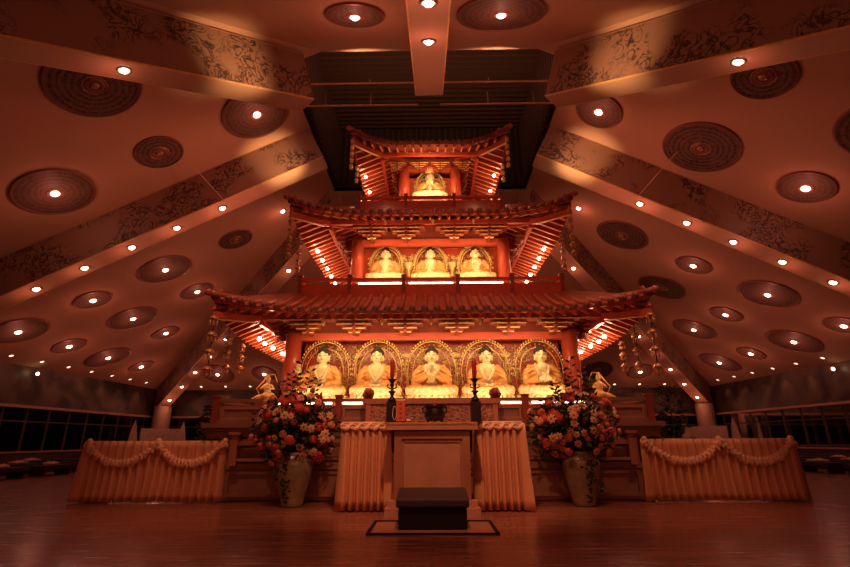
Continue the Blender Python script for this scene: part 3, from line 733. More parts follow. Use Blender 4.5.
# walls and floors of the storeys
def body(w_, zf, z1, yb, zf0):
    q = MB(); q.b2((-w_+.04, yb, zf), (w_-.04, yb+.1, z1-.1)); q.b2((-w_+.02, yb, zf), (-w_+.1, w_-.04, z1-.1)); q.b2((w_-.1, yb, zf), (w_-.02, w_-.04, z1-.1)); q.b2((-w_+.04, w_-.1, zf), (w_-.04, w_-.04, z1-.1))
    part(q, 'chamber_wall', 'lacquer')
    part(MB().b2((-w_-.02, -w_-.0, zf0), (w_+.02, w_+.0, zf)), 'chamber_floor', 'lacquer')
body(2.47, 1.46, 2.72, -1.98, 1.30); body(1.56, 3.9, 4.95, -1.12, 3.3); body(.66, 6.2, 7.15, -.35, 5.55)
part(MB().b2((-2.55, -2.9, 1.28), (2.55, -2.3, 1.46)), 'buddha_shelf', 'lacquer')
part(MB().b2((-HB+.13, -HB+.13, 1.29), (HB-.13, HB-.13, 1.33)), 'deck', 'lacq_dark')
part(MB().b2((-2.46, -2.46, 3.28), (2.46, 2.46, 3.38)), 'deck', 'lacquer'); part(MB().b2((-1.6, -1.6, 5.5), (1.6, 1.6, 5.61)), 'deck', 'lacquer')
# carved gilded screens behind the statues
def screen(x0, x1, z0, z1, y, dens, sc=1, seed=1):
    rd = random.Random(seed); q = MB()
    n_ = int((x1-x0)*(z1-z0)*dens)
    for k in range(n_):
        cx_, cz = rd.uniform(x0+.04, x1-.04), rd.uniform(z0+.04, z1-.04); r0 = rd.uniform(.035, .075)*sc; a0 = rd.uniform(0, 6.28); sg = rd.choice((-1, 1))
        pts = [(cx_+r0*(1-j/9)*cos(a0+sg*j*.72), y-.012-.004*j/9, cz+r0*(1-j/9)*sin(a0+sg*j*.72)) for j in range(9)]
        q.tube(pts, [.009*sc]*8+[.014*sc], 4)
        if k % 3 == 0: q.ell((cx_, y-.02, cz), .014*sc, seg=6, rings=4)
    part(q, 'carved_screen', 'gold', smooth=True)
screen(-2.28, 2.28, 1.5, 2.56, -1.99, 165, .8, 3); screen(-1.3, 1.3, 4.0, 4.72, -1.13, 260, .8, 4)
for x in (-1.38, -.46, .46, 1.38):     # upright gilded plaques between the statues
    q = MB(); q.ell((x, -2.03, 2.33), (.10, .02, .06)); q.tube([(x, -2.03, 1.6), (x+.02, -2.04, 1.9), (x-.02, -2.04, 2.1), (x, -2.03, 2.3)], [.025, .015, .02, .03], 6)
    for k in range(6): q.ell((x, -2.04, 1.62+k*.11), (.03, .02, .022), seg=8, rings=5)
    part(q, 'gilt_plaque', 'goldflat', smooth=True)
for x in (-.465, .465):
    q = MB(); q.lathe([(.01, 0), (.05, .1), (.03, .16), (.07, .26), (.12, .34), (.1, .37)], (x, -1.2, 4.1), 10)
    for s in (-1, 1):
        q.tube([(x+s*.10+.05*cos(t), -1.16, 4.55+.05*sin(t)) for t in [j*.6 for j in range(11)]], .012, 5)
    part(q, 'gilt_lotus_stand', 'goldflat', smooth=True)
# pendants under the front eaves
for x, y, z, s in ((-1.72, -3.42, 2.66, 1), (-.78, -3.42, 2.66, 1), (0, -3.42, 2.66, 1), (.78, -3.42, 2.66, 1), (1.72, -3.42, 2.66, 1), (-.85, -2.6, 4.8, .9), (.05, -2.6, 4.8, .9), (.82, -2.6, 4.8, .9), (0, -1.66, 7.0, .9), (-.5, -1.66, 7.0, .8), (.5, -1.66, 7.0, .8)):
    q = MB(); q.lathe([(.006, .06), (.01, .03), (.025, .01), (.035, -.02), (.02, -.05), (.005, -.08)], (x, y, z), 10, s, s); part(q, 'gilt_pendant', 'gold', smooth=True)
# bulbs under the side eaves
eb = thing('eave_bulb', '', 'bulb'); MB().ell((0, 0, 0), .038, seg=12, rings=8).build('globe', 'bulb', eb, smooth=True)
MB().lathe([(.022, .03), (.022, .075), (.01, .08)], seg=10).build('socket', 'fixture', eb, smooth=True)
fb = [eb]
def put_bulb(loc, lab, grp, pw, sc=1):
    if fb: o = fb.pop(); o.location = loc
    else: o = dup(eb, loc)
    o['label'] = lab; o['group'] = grp; o.scale = (sc,)*3
    light('POINT', (loc[0], loc[1], loc[2]-.07), pw, WARM, .04)
for s, nm in ((-1, 'left'), (1, 'right')):
    for i, (m, y, z) in enumerate([(3.15, 8.55, 2.62), (3.2, 9.0, 2.62), (3.2, 9.5, 2.62), (3.2, 10.15, 2.62), (3.25, 10.75, 2.6)]):
        put_bulb((s*m, y, z), '%s bulb from the front under the %s lower eave' % (ORD[i], nm), 'bulbs under the %s lower eave' % nm, 4)
    for i in range(6):
        put_bulb((s*(2.45-.0*i), 9.55+i*.5, 4.75-.02*i), '%s bulb from the front under the %s middle eave' % (ORD[i], nm), 'bulbs under the %s middle eave' % nm, 3.2)
    for i in range(3):
        put_bulb((s*1.55, 10.1+i*.75, 6.9), '%s bulb from the front under the %s top eave' % (ORD[i], nm), 'bulbs under the %s top eave' % nm, 3)
# ---------------------------------------------------------------- lights inside the shrine
for i in range(5):
    x = (i-2)*.93
    light('AREA', (x, 7.55, 1.50), 2.2, GOLD, .8, to=(x, 8.4, 2.15), sizey=.06, name='tube_light')
light('AREA', (0, 7.72, 2.50), 22, GOLD, 4.2, to=(0, 8.7, 2.1), sizey=.1, name='niche_fill')  # added fill from above so the carved screen glows
for i in range(3): light('AREA', ((i-1)*.95, 8.6, 4.0), 7, GOLD, .8, to=((i-1)*.95, 9.4, 4.5), sizey=.06, name='tube_light')
light('AREA', (0, 9.35, 6.95), 5, GOLD, .8, to=(0, 10.3, 6.6), sizey=.1, name='niche_fill')  # added fill on the top statue and its halo
light('AREA', (0, 8.85, 4.72), 6, GOLD, 2.6, to=(0, 9.6, 4.4), sizey=.1, name='niche_fill')  # added fill to brighten the middle-storey halos
light('AREA', (0, 9.5, 6.1), 11, GOLD, .9, to=(0, 10.3, 6.7), sizey=.06, name='tube_light')
for s in (-1, 1):
    light('POINT', (s*3.0, 8.0, 1.9), 2.5, WARM, .1); light('POINT', (s*2.9, 9.8, 2.0), 6, WARM, .1)
    light('POINT', (s*2.2, 9.0, 4.1), 5, WARM, .1); light('POINT', (s*2.1, 11.0, 4.1), 5, WARM, .1)
    light('POINT', (s*1.3, 10.0, 6.2), 4, WARM, .1)
for x, y, z, p in ((-1.6, 7.2, 2.1, 3), (1.6, 7.2, 2.1, 3), (-1, 8.35, 4.2, 3), (1, 8.35, 4.2, 3), (0, 9.3, 6.4, 3)): light('POINT', (x, y, z), p, WARM, .1)

# ---------------------------------------------------------------- statues
def hand(mb, c, d, nrm, s=1, curl=.3, sgn=1):
    """palm at c, fingers along d, palm facing nrm, thumb on side sgn"""
    d = Vector(d).normalized(); nrm = Vector(nrm); nrm = (nrm-d*nrm.dot(d)).normalized(); x = d.cross(nrm).normalized()*sgn
    m3 = Matrix((x, d, nrm)).transposed(); c = Vector(c)
    mb.ell(c, (.036*s, .045*s, .016*s), m3, 10, 7)
    for i, (o, ln) in enumerate(((-.026, .050), (-.009, .062), (.009, .058), (.026, .045))):
        p = c+x*o*s+d*.032*s
        pts = [p, p+(d+nrm*curl*.3).normalized()*ln*.45*s, p+(d+nrm*curl*.3).normalized()*ln*.45*s+(d+nrm*curl).normalized()*ln*.55*s]
        mb.tube(pts, [.0095*s, .0085*s, .006*s], 6)
    p = c-x*.03*s-d*.015*s
    mb.tube([p, p+(-x*.8+d*.6).normalized()*.028*s, p+(-x*.8+d*.6).normalized()*.028*s+(d-x*.1).normalized()*.026*s], [.011*s, .01*s, .007*s], 6)
def buddha_meshes(pose, crown=False):
    """unit statue, seat at z=0, facing -y; returns dict of mesh objects (unlinked parents)"""
    parts = []
    # hands and forearms by pose: (elbow, wrist, palm centre, finger dir, palm normal)
    L_ = []
    if pose == 'lap':
        A = [((s*.30, -.04, .20), (s*.10, -.24, .150), (s*.035, -.26, .155), (-s, -.05, 0), (0, -.2, 1)) for s in (-1, 1)]
    elif pose == 'teach':
        A = [((s*.31, -.06, .22), (s*.085, -.22, .33), (s*.035, -.235, .375), (-s*.25, -.1, 1), (-s*.7, -.6, 0)) for s in (-1, 1)]
    elif pose == 'raise':
        A = [((-.32, -.05, .24), (-.355, -.20, .33), (-.36, -.225, .395), (0, -.05, 1), (0, -1, 0)), ((.30, -.04, .20), (.10, -.24, .150), (.03, -.26, .155), (-1, -.05, 0), (0, -.2, 1))]
    else:   # hold
        A = [((s*.30, -.06, .21), (s*.10, -.24, .24), (s*.05, -.26, .27), (-s*.6, -.3, .8), (-s*.4, .4, .8)) for s in (-1, 1)]
    sk = MB(); sk.ell((0, -.012, .655), (.098, .108, .135)); sk.ell((0, -.03, .60), (.086, .085, .078)); sk.tube([(0, 0, .45), (0, -.005, .58)], [.075, .062], 12)
    sk.ell((0, -.045, .42), (.15, .10, .12)); sk.ell((0, -.05, .30), (.11, .10, .14)); sk.ell((0, -.118, .648), (.014, .022, .03)); sk.ell((0, -.105, .602), (.03, .02, .012))
    for s in (-1, 1): sk.ell((s*.106, .0, .63), (.014, .028, .068)); sk.ell((s*.045, -.095, .685), (.03, .012, .009)); sk.ell((s*.05, -.085, .62), (.03, .03, .03))
    o = sk.build('body', 'skin'); bake(o, .011, 3)
    h = MB()
    for i, a in enumerate(A): hand(h, a[2], a[3], a[4], 1.25, .5, 1 if a[0][0] < 0 else -1)
    for a in A: h.tube([a[1], a[2]], [.03, .028], 8)
    hm = h.build('h', 'skin'); bm_v = [v.co.copy() for v in o.data.vertices]; fs = [tuple(p.vertices) for p in o.data.polygons]
    k = len(bm_v); allv = bm_v+[v.co.copy() for v in hm.data.vertices]; allf = fs+[tuple(i+k for i in p.vertices) for p in hm.data.polygons]
    me = bpy.data.meshes.new('body'); me.from_pydata([tuple(v) for v in allv], [], allf); me.materials.append(M['skin'])
    for q in me.polygons: q.use_smooth = True
    o.data = me; bpy.data.objects.remove(hm)
    # robe
    r = MB(); r.ell((0, .01, .15), (.25, .17, .16)); r.ell((0, .015, .30), (.215, .14, .2)); r.ell((0, .02, .42), (.225, .115, .10))
    for s in (-1, 1):
        r.ell((s*.19, .01, .435), (.085, .085, .08)); r.ell((s*.085, .02, .49), (.08, .07, .05))
    for a in A:
        s = -1 if a[0][0] < 0 else 1
        r.tube([(s*.205, .01, .43), ((s*.205+a[0][0])/2+s*.015, -.01, .34), (a[0][0]*.93, a[0][1], a[0][2]), tuple(.5*(Vector(a[0])+Vector(a[1]))), a[1]], [.075, .08, .08, .075, .055], 12)
    for s in (-1, 1):
        r.tube([(s*.10, .0, .10), (s*.26, -.10, .10), (s*.39, -.15, .085)], [.12, .11, .085], 12)
        r.tube([(s*.40, -.15, .08), (s*.20, -.26, .08), (-s*.06, -.29, .085)], [.085, .08, .05], 12)
        r.ell((s*.39, -.15, .075), (.07, .08, .075))
    r.tube([(-.36, -.24, .03), (-.15, -.31, .03), (.15, -.31, .03), (.36, -.24, .03)], [.03, .045, .045, .03], 10)
    ro = r.build('robe', 'robe'); bake(ro, .013, 3)
    for v in ro.data.vertices:      # pleats: ridges that follow the cloth
        c = v.co; a = atan2(c.x, -(c.y+.02)+.001)
        f = sin(c.z*95+abs(c.x)*40) if c.z > .2 else sin((abs(c.x)*60+c.z*50))
        nn = v.normal; v.co = c+nn*.0055*f
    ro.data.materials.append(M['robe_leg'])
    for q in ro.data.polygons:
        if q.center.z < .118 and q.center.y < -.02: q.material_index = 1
    # inner robe: collar bands of the V opening
    ib = MB()
    for s in (-1, 1): ib.tube([(s*.10, .0, .515), (s*.115, -.105, .46), (s*.09, -.148, .36), (s*.03, -.165, .26), (-s*.0, -.165, .2)], [.022, .024, .024, .02, .014], 8)
    ib.ell((0, -.14, .215), (.10, .035, .05)); ib.ell((0, -.155, .22), (.03, .03, .03))
    io = ib.build('collar', 'robe_in', smooth=True)
    hr = MB(); hr.ell((0, .012, .705), (.119, .119, .10)); hr.ell((0, .01, .79), (.058, .058, .048))
    for s in (-1, 1): hr.ell((s*.085, .01, .68), (.022, .06, .06))
    ho = hr.build('hair', 'hair'); bake(ho, .009, 2)
    # lift the hairline off the brow
    for v in ho.data.vertices:
        if v.co.y < -.04 and v.co.z < .705: v.co.y = -.04+(v.co.y+.04)*.15
    ey = MB()
    for s in (-1, 1):
        ey.tube([(s*.018, -.118, .662), (s*.042, -.115, .657), (s*.066, -.099, .663)], [.003, .0055, .003], 5)
        ey.tube([(s*.016, -.119, .692), (s*.042, -.112, .701), (s*.07, -.094, .692)], [.003, .005, .002], 5)
    eo = ey.build('eyes', 'hair', smooth=True)
    lo = MB().ell((0, -.124, .601), (.022, .007, .0085), seg=10, rings=6).build('lips', 'lips', smooth=True)
    # lotus seat
    lt = MB(); lt.lathe([(.30, -.07), (.40, -.06), (.36, -.035), (.40, 0), (.38, .025), (.1, .03)], seg=32, sx=1.1, sy=.78)
    for k in range(26):
        a = 2*pi*k/26
        for zz, rr, ss in ((-.015, .41, 1), (-.055, .40, .8)):
            a2 = a+(pi/26 if ss < 1 else 0)
            m3 = Matrix.Rotation(a2, 3, 'Z') @ Matrix.Rotation(R(-25), 3, 'Y')
            lt.ell((rr*1.1*cos(a2), rr*.78*sin(a2), zz), (.022, .05*ss, .045*ss), m3, 8, 5)
    lto = lt.build('lotus_seat', 'lotus', smooth=True)
    ps = [o, ro, io, ho, eo, lo, lto]
    if crown:
        cr = MB(); cr.lathe([(.10, .73), (.112, .74), (.118, .80), (.10, .80)], seg=20)
        for k in range(5): cr.ell((.11*cos(-pi/2+(k-2)*.5), .11*sin(-pi/2+(k-2)*.5), .83), (.02, .012, .05), seg=8, rings=6)
        ps.append(cr.build('crown', 'goldflat', smooth=True))
    return ps
def halo(kind):
    q = MB()
    if kind == 'low':       # tall leaf-shaped mandorla with rows of beads
        rings = [(.43, .93, .009), (.34, .82, .008)]; bd = True
    else: rings = [(.375, .90, .020), (.33, .84, .014)]; bd = True
    for rx, top, tr_ in rings:
        pts = []
        for j in range(41):
            t = j/40; a = pi*(1-t)*1.0
            x = rx*cos(a)*(1 if True else 1); z = .38+(top-.38)*sin(a)**.85
            if sin(a) > .96: z += .0
            pts.append((x, .16, z))
        pts = [(-rx*.92, .16, .02)]+pts+[(rx*.92, .16, .02)]
        q.tube(pts, tr_, 6)
    rx, top, _ = rings[0]
    for j in range(29):
        a = pi*(j/28); x = (rx+.035)*cos(a); z = .38+(top+.035-.38)*sin(a)**.85
        q.ell((x, .155, z), (.016, .014, .022), seg=6, rings=5)
        if kind != 'low' or j % 2: q.ell(((rx-.055)*cos(a), .15, .38+(top-.055-.38)*sin(a)**.85), .011, seg=6, rings=4)
    if kind != 'low':
        for s in (-1, 1):
            for k in range(5): q.tube([(s*(rx+.03+.035*cos(t)), .15, .12+k*.12+.035*sin(t)) for t in [j*.7 for j in range(8)]], .010, 5)
    return q.build('halo', 'gold', smooth=True)
def statue(name, label, pose, loc, sc, hk, group, crown=False):
    t = thing(name, label, 'statue', loc, 0, group); t.scale = (sc*.93, sc, sc)
    for p in buddha_meshes(pose, crown): p.parent = t
    halo(hk).parent = t
    return t
G1 = 'seated Buddhas of the lower storey'; G2 = 'seated Buddhas of the middle storey'
Z1 = 1.46+.075; s0 = statue('buddha_statue', 'seated golden Buddha at far left of the lower row, right palm raised', 'raise', (-1.86, 8.17, Z1), 1.04, 'low', G1)
b2 = statue('buddha_statue', 'second seated Buddha from the left in the lower row, hands in lap', 'lap', (-.93, 8.17, Z1), 1.04, 'low', G1)
statue('buddha_statue', 'central seated Buddha of the lower row with hands joined before the chest', 'teach', (0.005, 8.17, Z1), 1.04, 'low', G1)
def sdup(src, loc, sc, label, group, hk=None):
    o = dup(src, loc, 0, label, group); o.scale = (sc*.93, sc, sc)
    return o
sdup(b2, (.94, 8.17, Z1), 1.04, 'fourth seated Buddha from the left in the lower row, behind the right candlestick', G1)
h5 = statue('buddha_statue', 'seated Buddha at far right of the lower row, hands held at the waist', 'hold', (1.87, 8.17, Z1), 1.04, 'low', G1)
Z2 = 3.9+.07; m1 = statue('buddha_statue', 'left Buddha of the three on the middle storey', 'lap', (-.95, 9.42, Z2), .97, 'mid', G2)
sdup(m1, (0, 9.42, Z2), .97, 'centre Buddha of the three on the middle storey', G2)
sdup(m1, (.95, 9.42, Z2), .97, 'right Buddha of the three on the middle storey', G2)
statue('buddha_statue', 'lone crowned golden statue in the top storey niche', 'teach', (0, 10.20, 6.27), 1.0, 'mid', None, True)
# ring panel of gilding behind the top statue
q = MB()
for k in range(60):
    a = random.uniform(0, 2*pi); r_ = sqrt(random.random())*.36; q.ell((r_*cos(a), -.40, 6.62+r_*sin(a)), random.uniform(.012, .022), seg=6, rings=4)
q.tube([(.4*cos(t), -.37, 6.62+.42*sin(t)) for t in [j*pi/16-.0 for j in range(33)]], .018, 6)
q.lathe([(.001, 0), (.38, 0), (.38, .02), (.001, .02)], seg=32); n0 = len(q.v)-4*32
for i in range(n0, len(q.v)): v = q.v[i]; q.v[i] = Vector((v.x, -.38+v.z, 6.62+v.y))
part(q, 'gilt_roundel', 'goldflat', smooth=True)
# gilded attendants at the ends of the deck
def attendant(x, lab, s):
    t = thing('gilded_attendant_figure', lab, 'statue', (x, 8.0, 1.455), 0, 'gilded attendants beside the columns')
    b = MB(); b.ell((0, 0, .08), (.12, .12, .08)); b.ell((s*.02, 0, .2), (.06, .05, .12)); b.ell((s*.02, 0, .36), (.04, .045, .055)); b.tube([(s*.02, 0, .28), (s*.02, 0, .34)], .022, 8)
    b.tube([(-s*.03, 0, .27), (-s*.09, -.03, .2), (-s*.03, -.09, .2)], [.025, .022, .015], 8); b.tube([(s*.06, 0, .27), (s*.13, -.02, .2), (s*.07, -.09, .22)], [.025, .022, .015], 8)
    b.tube([(0, 0, .08), (s*.16, -.02, .06), (s*.26, 0, .03)], [.07, .05, .03], 8)
    hand(b, (0, -.095, .21), (0, -.4, 1), (0, 1, .3), .5)
    bake(b.build('body', 'goldflat', t), .009, 2)
    MB().ell((s*.02, 0, .42), (.02, .02, .035), seg=8, rings=6).build('topknot', 'gold', t, smooth=True)
    MB().tube([(s*.15, .03, .1), (s*.22, .04, .22), (s*.12, .05, .33), (s*.06, .05, .44), (-s*.06, .05, .45), (-s*.12, .04, .32)], [.008, .012, .014, .012, .012, .006], 6).build('scarf', 'gold', t, smooth=True)
    MB().b2((-.16, -.13, -.12), (.16, .13, 0)).build('plinth', 'lacq_dark', t)
attendant(-2.70, 'small gilded attendant figure left of the left shrine column, above the flowers', -1)
attendant(2.74, 'small gilded attendant figure right of the right shrine column, above the flowers', 1)

# ---------------------------------------------------------------- hanging ornaments
def strand(n_, step, sc):
    t = thing('hanging_ornament_strand', '', 'hanging ornament')
    MB().tube([(0, 0, .05), (0, 0, -n_*step)], .006*sc+.002, 5).build('cord', 'iron', t)
    for k in range(n_):
        z = -step*(k+.5); q = MB()
        q.lathe([(.006, .06), (.03, .045), (.055, .01), (.06, -.01), (.035, -.02), (.01, -.03)], (0, 0, z), 10, sc, sc, 5, .18)
        for j in range(5):
            a = j*2*pi/5; q.tube([(.045*sc*cos(a), .045*sc*sin(a), z-.01), (.05*sc*cos(a), .05*sc*sin(a), z-.085*sc), (.04*sc*cos(a), .04*sc*sin(a), z-.11*sc)], [.006*sc, .009*sc, .003*sc], 5)
        q.ell((0, 0, z-.07*sc), (.018*sc, .018*sc, .03*sc), seg=8, rings=6)
        q.build('bell', 'gold' if sc < .78 else 'ornament', t, smooth=True)
    return t
sA = {}
def put_strand(loc, n_, step, sc, lab, grp):
    k = (n_, step, sc)
    if k in sA: o = dup(sA[k], loc)
    else: o = sA[k] = strand(n_, step, sc); o.location = loc
    o['label'] = lab; o['group'] = grp
for s, nm in ((-1, 'left'), (1, 'right')):
    put_strand((s*3.46, CY-3.46, 2.84), 4, .27, 1.15, 'strand of ornaments hanging from the front %s corner of the lower roof' % nm, 'strands on the lower roof')
    put_strand((s*3.45, 7.95, 2.62), 3, .24, 1.0, 'second strand of ornaments from the front under the %s lower eave' % nm, 'strands on the lower roof')
    put_strand((s*3.45, 8.55, 2.58), 3, .2, 1.0, 'third strand of ornaments from the front under the %s lower eave' % nm, 'strands on the lower roof')
    put_strand((s*2.64, CY-2.64, 5.05), 6, .17, .8, 'strand of gilt bells hanging from the front %s corner of the middle roof' % nm, 'strands on the middle roof')
    put_strand((s*2.63, 8.8, 4.8), 5, .16, .8, 'shorter strand of gilt bells behind the %s corner strand of the middle roof' % nm, 'strands on the middle roof')
    put_strand((s*1.72, CY-1.72, 7.28), 5, .16, .75, 'strand of gilt bells hanging from the front %s corner of the top roof' % nm, 'strands on the top roof')
    put_strand((s*1.70, 9.7, 6.98), 3, .16, .75, 'short strand of gilt bells behind the %s corner strand of the top roof' % nm, 'strands on the top roof')

# ---------------------------------------------------------------- long altar table behind the offerings
at = thing('scroll_end_table', 'long carved altar table with upturned scroll ends behind the candlesticks', 'table', (0, 7.21, 0))
MB().b2((-1.0, -.16, 1.345), (1.0, .16, 1.415)).build('tabletop', 'wood', at)
MB().b2((-.92, -.13, 1.04), (.92, -.09, 1.345)).build('carved_apron', 'brocade', at)
for s in (-1, 1):
    q = MB(); q.tube([(s*.88, 0, 1.41), (s*.94, 0, 1.43), (s*.97, 0, 1.48), (s*.94, 0, 1.54), (s*.90, 0, 1.54)], [.04, .055, .065, .065, .045], 10); q.ell((s*.925, 0, 1.51), (.075, .16, .07), seg=20); q.build('scroll_end', 'lacq_dark', at, smooth=True)
    for y in (-.12, .12): MB().b2((s*.95, y-.03, 0), (s*.88, y+.03, 1.345)).build('leg', 'wood', at)

# front altar cabinet
fa_ = thing('offering_cabinet', 'plain wooden offering cabinet in the middle, behind the kneeler', 'cabinet', (0, 6.07, 0))
MB().b2((-.455, .06, .06), (.455, .6, .965)).build('body', 'wood_l', fa_)
MB().b2((-.56, -.02, .965), (.56, .56, 1.045)).build('top', 'wood_l', fa_)
q = MB(); frame(q, -.46, .46, .06, .95, .06, .09, .03); frame(q, -.36, .36, .16, .84, .06, .02, .012); q.build('front_frame', 'wood', fa_)
for s in (-1, 1):
    q = MB(); q.b2((s*.40, -.0, .09), (s*.53, .14, .17)); q.b2((s*.40, -.03, 0), (s*.56, .2, .09)); q.build('stepped_foot', 'wood_l', fa_)

# draped tables: table + pleated cloth
def table(loc, w_, d, h, label):
    t = thing('folding_table', label, 'table', loc)
    MB().b2((-w_/2, -d/2, h-.03), (w_/2, d/2, h)).build('tabletop', 'wood', t)
    for sx in (-1, 1):
        for sy in (-1, 1): MB().b2((sx*(w_/2-.08), sy*(d/2-.08), 0), (sx*(w_/2-.04), sy*(d/2-.04), h-.03)).build('leg', 'iron', t)
    return t
def skirt(t, w_, d, h, pitch, amp, flare, m='cloth', ends=True):
    """pleated cloth round front and both ends, plus the top sheet"""
    path = []; g = .02
    X = w_/2+g; Y = d/2+g
    segs = [((-X, Y), (-X, -Y)), ((-X, -Y), (X, -Y)), ((X, -Y), (X, Y))]
    pts = []; tot = 0
    for a, b in segs:
        L2 = hypot(b[0]-a[0], b[1]-a[1]); n_ = int(L2/pitch*12)
        for k in range(n_):
            u = k/n_; pts.append((a[0]+(b[0]-a[0])*u, a[1]+(b[1]-a[1])*u, tot+L2*u))
        tot += L2
    pts.append((X, Y, tot)); q = MB(); NZ = 9; rd = random.Random(int(w_*100))
    ph = [rd.uniform(-.5, .5) for _ in range(200)]
    def fn(u, v):
        x, y, s_ = pts[min(int(round(u*(len(pts)-1))), len(pts)-1)]
        nx, ny = x/X, y/Y; nl = max(abs(nx), abs(ny)); 
        ox, oy = (nx if abs(nx) > .97 else 0), (ny if ny < -.97 else 0)
        wv_ = abs(sin(pi*(s_/pitch)+.25*sin(s_*7)))**.8
        f = ((amp if oy else amp*.35)*wv_+.004)*(.5+.5*v)+flare*v+.006*sin(s_*9+v*4)*v
        sx = x+(1 if ox > 0 else -1 if ox < 0 else 0)*f; sy = y+(-f if oy else 0)
        return (sx, sy, h+.008-v*(h-.01)*1.0)
    q.grid(fn, len(pts)-1, NZ)
    o = q.build('skirt', m, t, smooth=True)
    sm_ = o.modifiers.new('s', 'SOLIDIFY'); sm_.thickness = .006; sm_.offset = 1
    MB().b2((-X, -Y, h+.002), (X, Y, h+.012)).build('top_sheet', m, t)
def swag(t, x0, x1, y, ztop, drop, n_=26, seed=1):
    rd = random.Random(seed); q = MB(); cat = lambda u: 4*u*(1-u)
    N = 60; pts = []; rad = []
    for j in range(N+1):
        u = j/N; pts.append((x0+(x1-x0)*u, y-.03, ztop-.02-drop*cat(u)**.9)); rad.append(.032+.018*sin(j*1.9)+.008*rd.random())
    q.tube(pts, rad, 8)
    for k in range(n_*2):      # ruffled folds hanging off the swag
        u = (k+.5)/(n_*2); x = x0+(x1-x0)*u; z = ztop-.02-drop*cat(u)**.9; l = rd.uniform(.07, .12); dx = rd.uniform(-.03, .03)
        q.tube([(x, y-.035, z+.02), (x+dx, y-.05-rd.random()*.02, z-l*.5), (x+dx*1.6, y-.035, z-l)], [.016, .028, .008], 6)
    q.build('swag', 'cloth_s', t, smooth=True)
TBL = {}
for s, nm in ((-1, 'left'), (1, 'right')):
    cx_ = -4.10 if s < 0 else 4.20; w_ = 2.04 if s < 0 else 2.14
    table((cx_, 7.78, 0), w_, .6, .84, 'long table hidden under the swagged cloth at the %s of the hall' % nm)
    c = thing('tablecloth', 'long pleated table skirt with two looped swags on the %s table' % nm, 'tablecloth', (cx_, 7.78, 0), 0, 'swagged table skirts')
    skirt(c, w_, .6, .84, .118, .10, .0)
    Y = -.3-.02-.02
    swag(c, -w_/2, .02, Y, .85, .28, seed=3); swag(c, .02, w_/2, Y, .85, .28, seed=5)
    for x in (-w_/2, .02, w_/2):
        q = MB(); q.ell((x, Y-.02, .84), (.045, .04, .05))
        for k in range(5): q.tube([(x, Y-.03, .84), (x+(k-2)*.022, Y-.055, .79), (x+(k-2)*.03, Y-.04, .74-.01*abs(k-2))], [.015, .02, .008], 6)
        q.build('gathered_knot', 'cloth_s', c, smooth=True)
for s, nm in ((-1, 'left'), (1, 'right')):
    table((s*.875, 6.78, 0), .53, .42, 1.04, 'narrow table hidden under the pleated cloth just %s of the offering cabinet' % nm)
    c = thing('tablecloth', 'tall pleated skirt with a ruched top band just %s of the offering cabinet' % nm, 'tablecloth', (s*.875, 6.78, 0), 0, 'pleated skirts beside the cabinet')
    skirt(c, .53, .42, 1.04, .09, .11, .0)
    q = MB(); Y = -.21-.045
    for k in range(5):
        x = -.25+k*.125; q.tube([(x-.065, Y, 1.05), (x-.04, Y-.02, 1.005), (x, Y-.03, .985), (x+.04, Y-.02, 1.005), (x+.065, Y, 1.05)], [.022, .034, .038, .034, .022], 10)
        q.tube([(x-.035+.03*cos(a), Y-.05, 1.015+.03*sin(a)) for a in [j*.7 for j in range(8)]], .010, 6)
    q.tube([(-.31, Y+.02, 1.06), (.31, Y+.02, 1.06)], .02, 8)
    q.build('ruched_band', 'cloth_s', c, smooth=True)
rn = MB(); rn.b2((-1.22, 6.10, 1.022), (1.22, 6.62, 1.03)) if False else rn.b2((-.56, 6.06, 1.046), (.56, 6.62, 1.055))
q = thing('table_runner', 'ochre fringed runner lying along the offering cabinet top', 'runner', (0, 6.36, 1.046))
rn.build('cloth', 'runner', q, world=True)
fg = MB()
for k in range(80):
    x = -.55+k*1.1/79; fg.tube([(x, 6.045, 1.053), (x+.002, 6.04, 1.03)], [.006, .004], 4)
f_ = fg.build('fringe', 'runner', q, world=True); f_['kind'] = 'stuff'

# offerings on the cabinet
ZT = 1.0555
cs = thing('candlestick', 'left dark bronze candlestick holding a tall red candle', 'candlestick', (-.525, 6.44, ZT))
MB().b2((-.065, -.06, 0), (.065, .06, .27)).build('base_block', 'iron', cs)
MB().lathe([(.05, .27), (.055, .30), (.02, .34), (.028, .38), (.055, .40), (.02, .42), (.02, .47), (.03, .49), (.02, .51), (.05, .555), (.07, .565), (.02, .57)], seg=18).build('stem', 'iron', cs, smooth=True)
for s in (-1, 1): MB().tube([(s*.02, 0, .44), (s*.06, 0, .46), (s*.055, 0, .50)], .01, 6).build('scroll', 'iron', cs, smooth=True)
cd = thing('candle', 'tall dark red candle in the left candlestick', 'candle', (-.525, 6.44, ZT+.571), 0, 'altar candles')
MB().lathe([(.018, 0), (.03, .03), (.032, .22), (.028, .25), (.012, .255)], seg=16).build('wax', 'candle', cd, smooth=True); MB().tube([(0, 0, .25), (0.002, 0, .272)], .003, 5).build('wick', 'iron', cd)
dup(cs, (.575, 6.44, ZT), 0, 'right dark bronze candlestick holding a tall red candle'); dup(cd, (.575, 6.44, ZT+.571), 0, 'tall dark red candle in the right candlestick')
ce = thing('incense_burner', 'black bronze incense burner with two ears in the middle of the altar', 'incense burner', (.04, 6.45, ZT))
MB().lathe([(.09, .03), (.125, .05), (.135, .10), (.13, .17), (.12, .19), (.15, .205), (.155, .225), (.12, .22), (.11, .12)], seg=24).build('bowl', 'iron', ce, smooth=True)
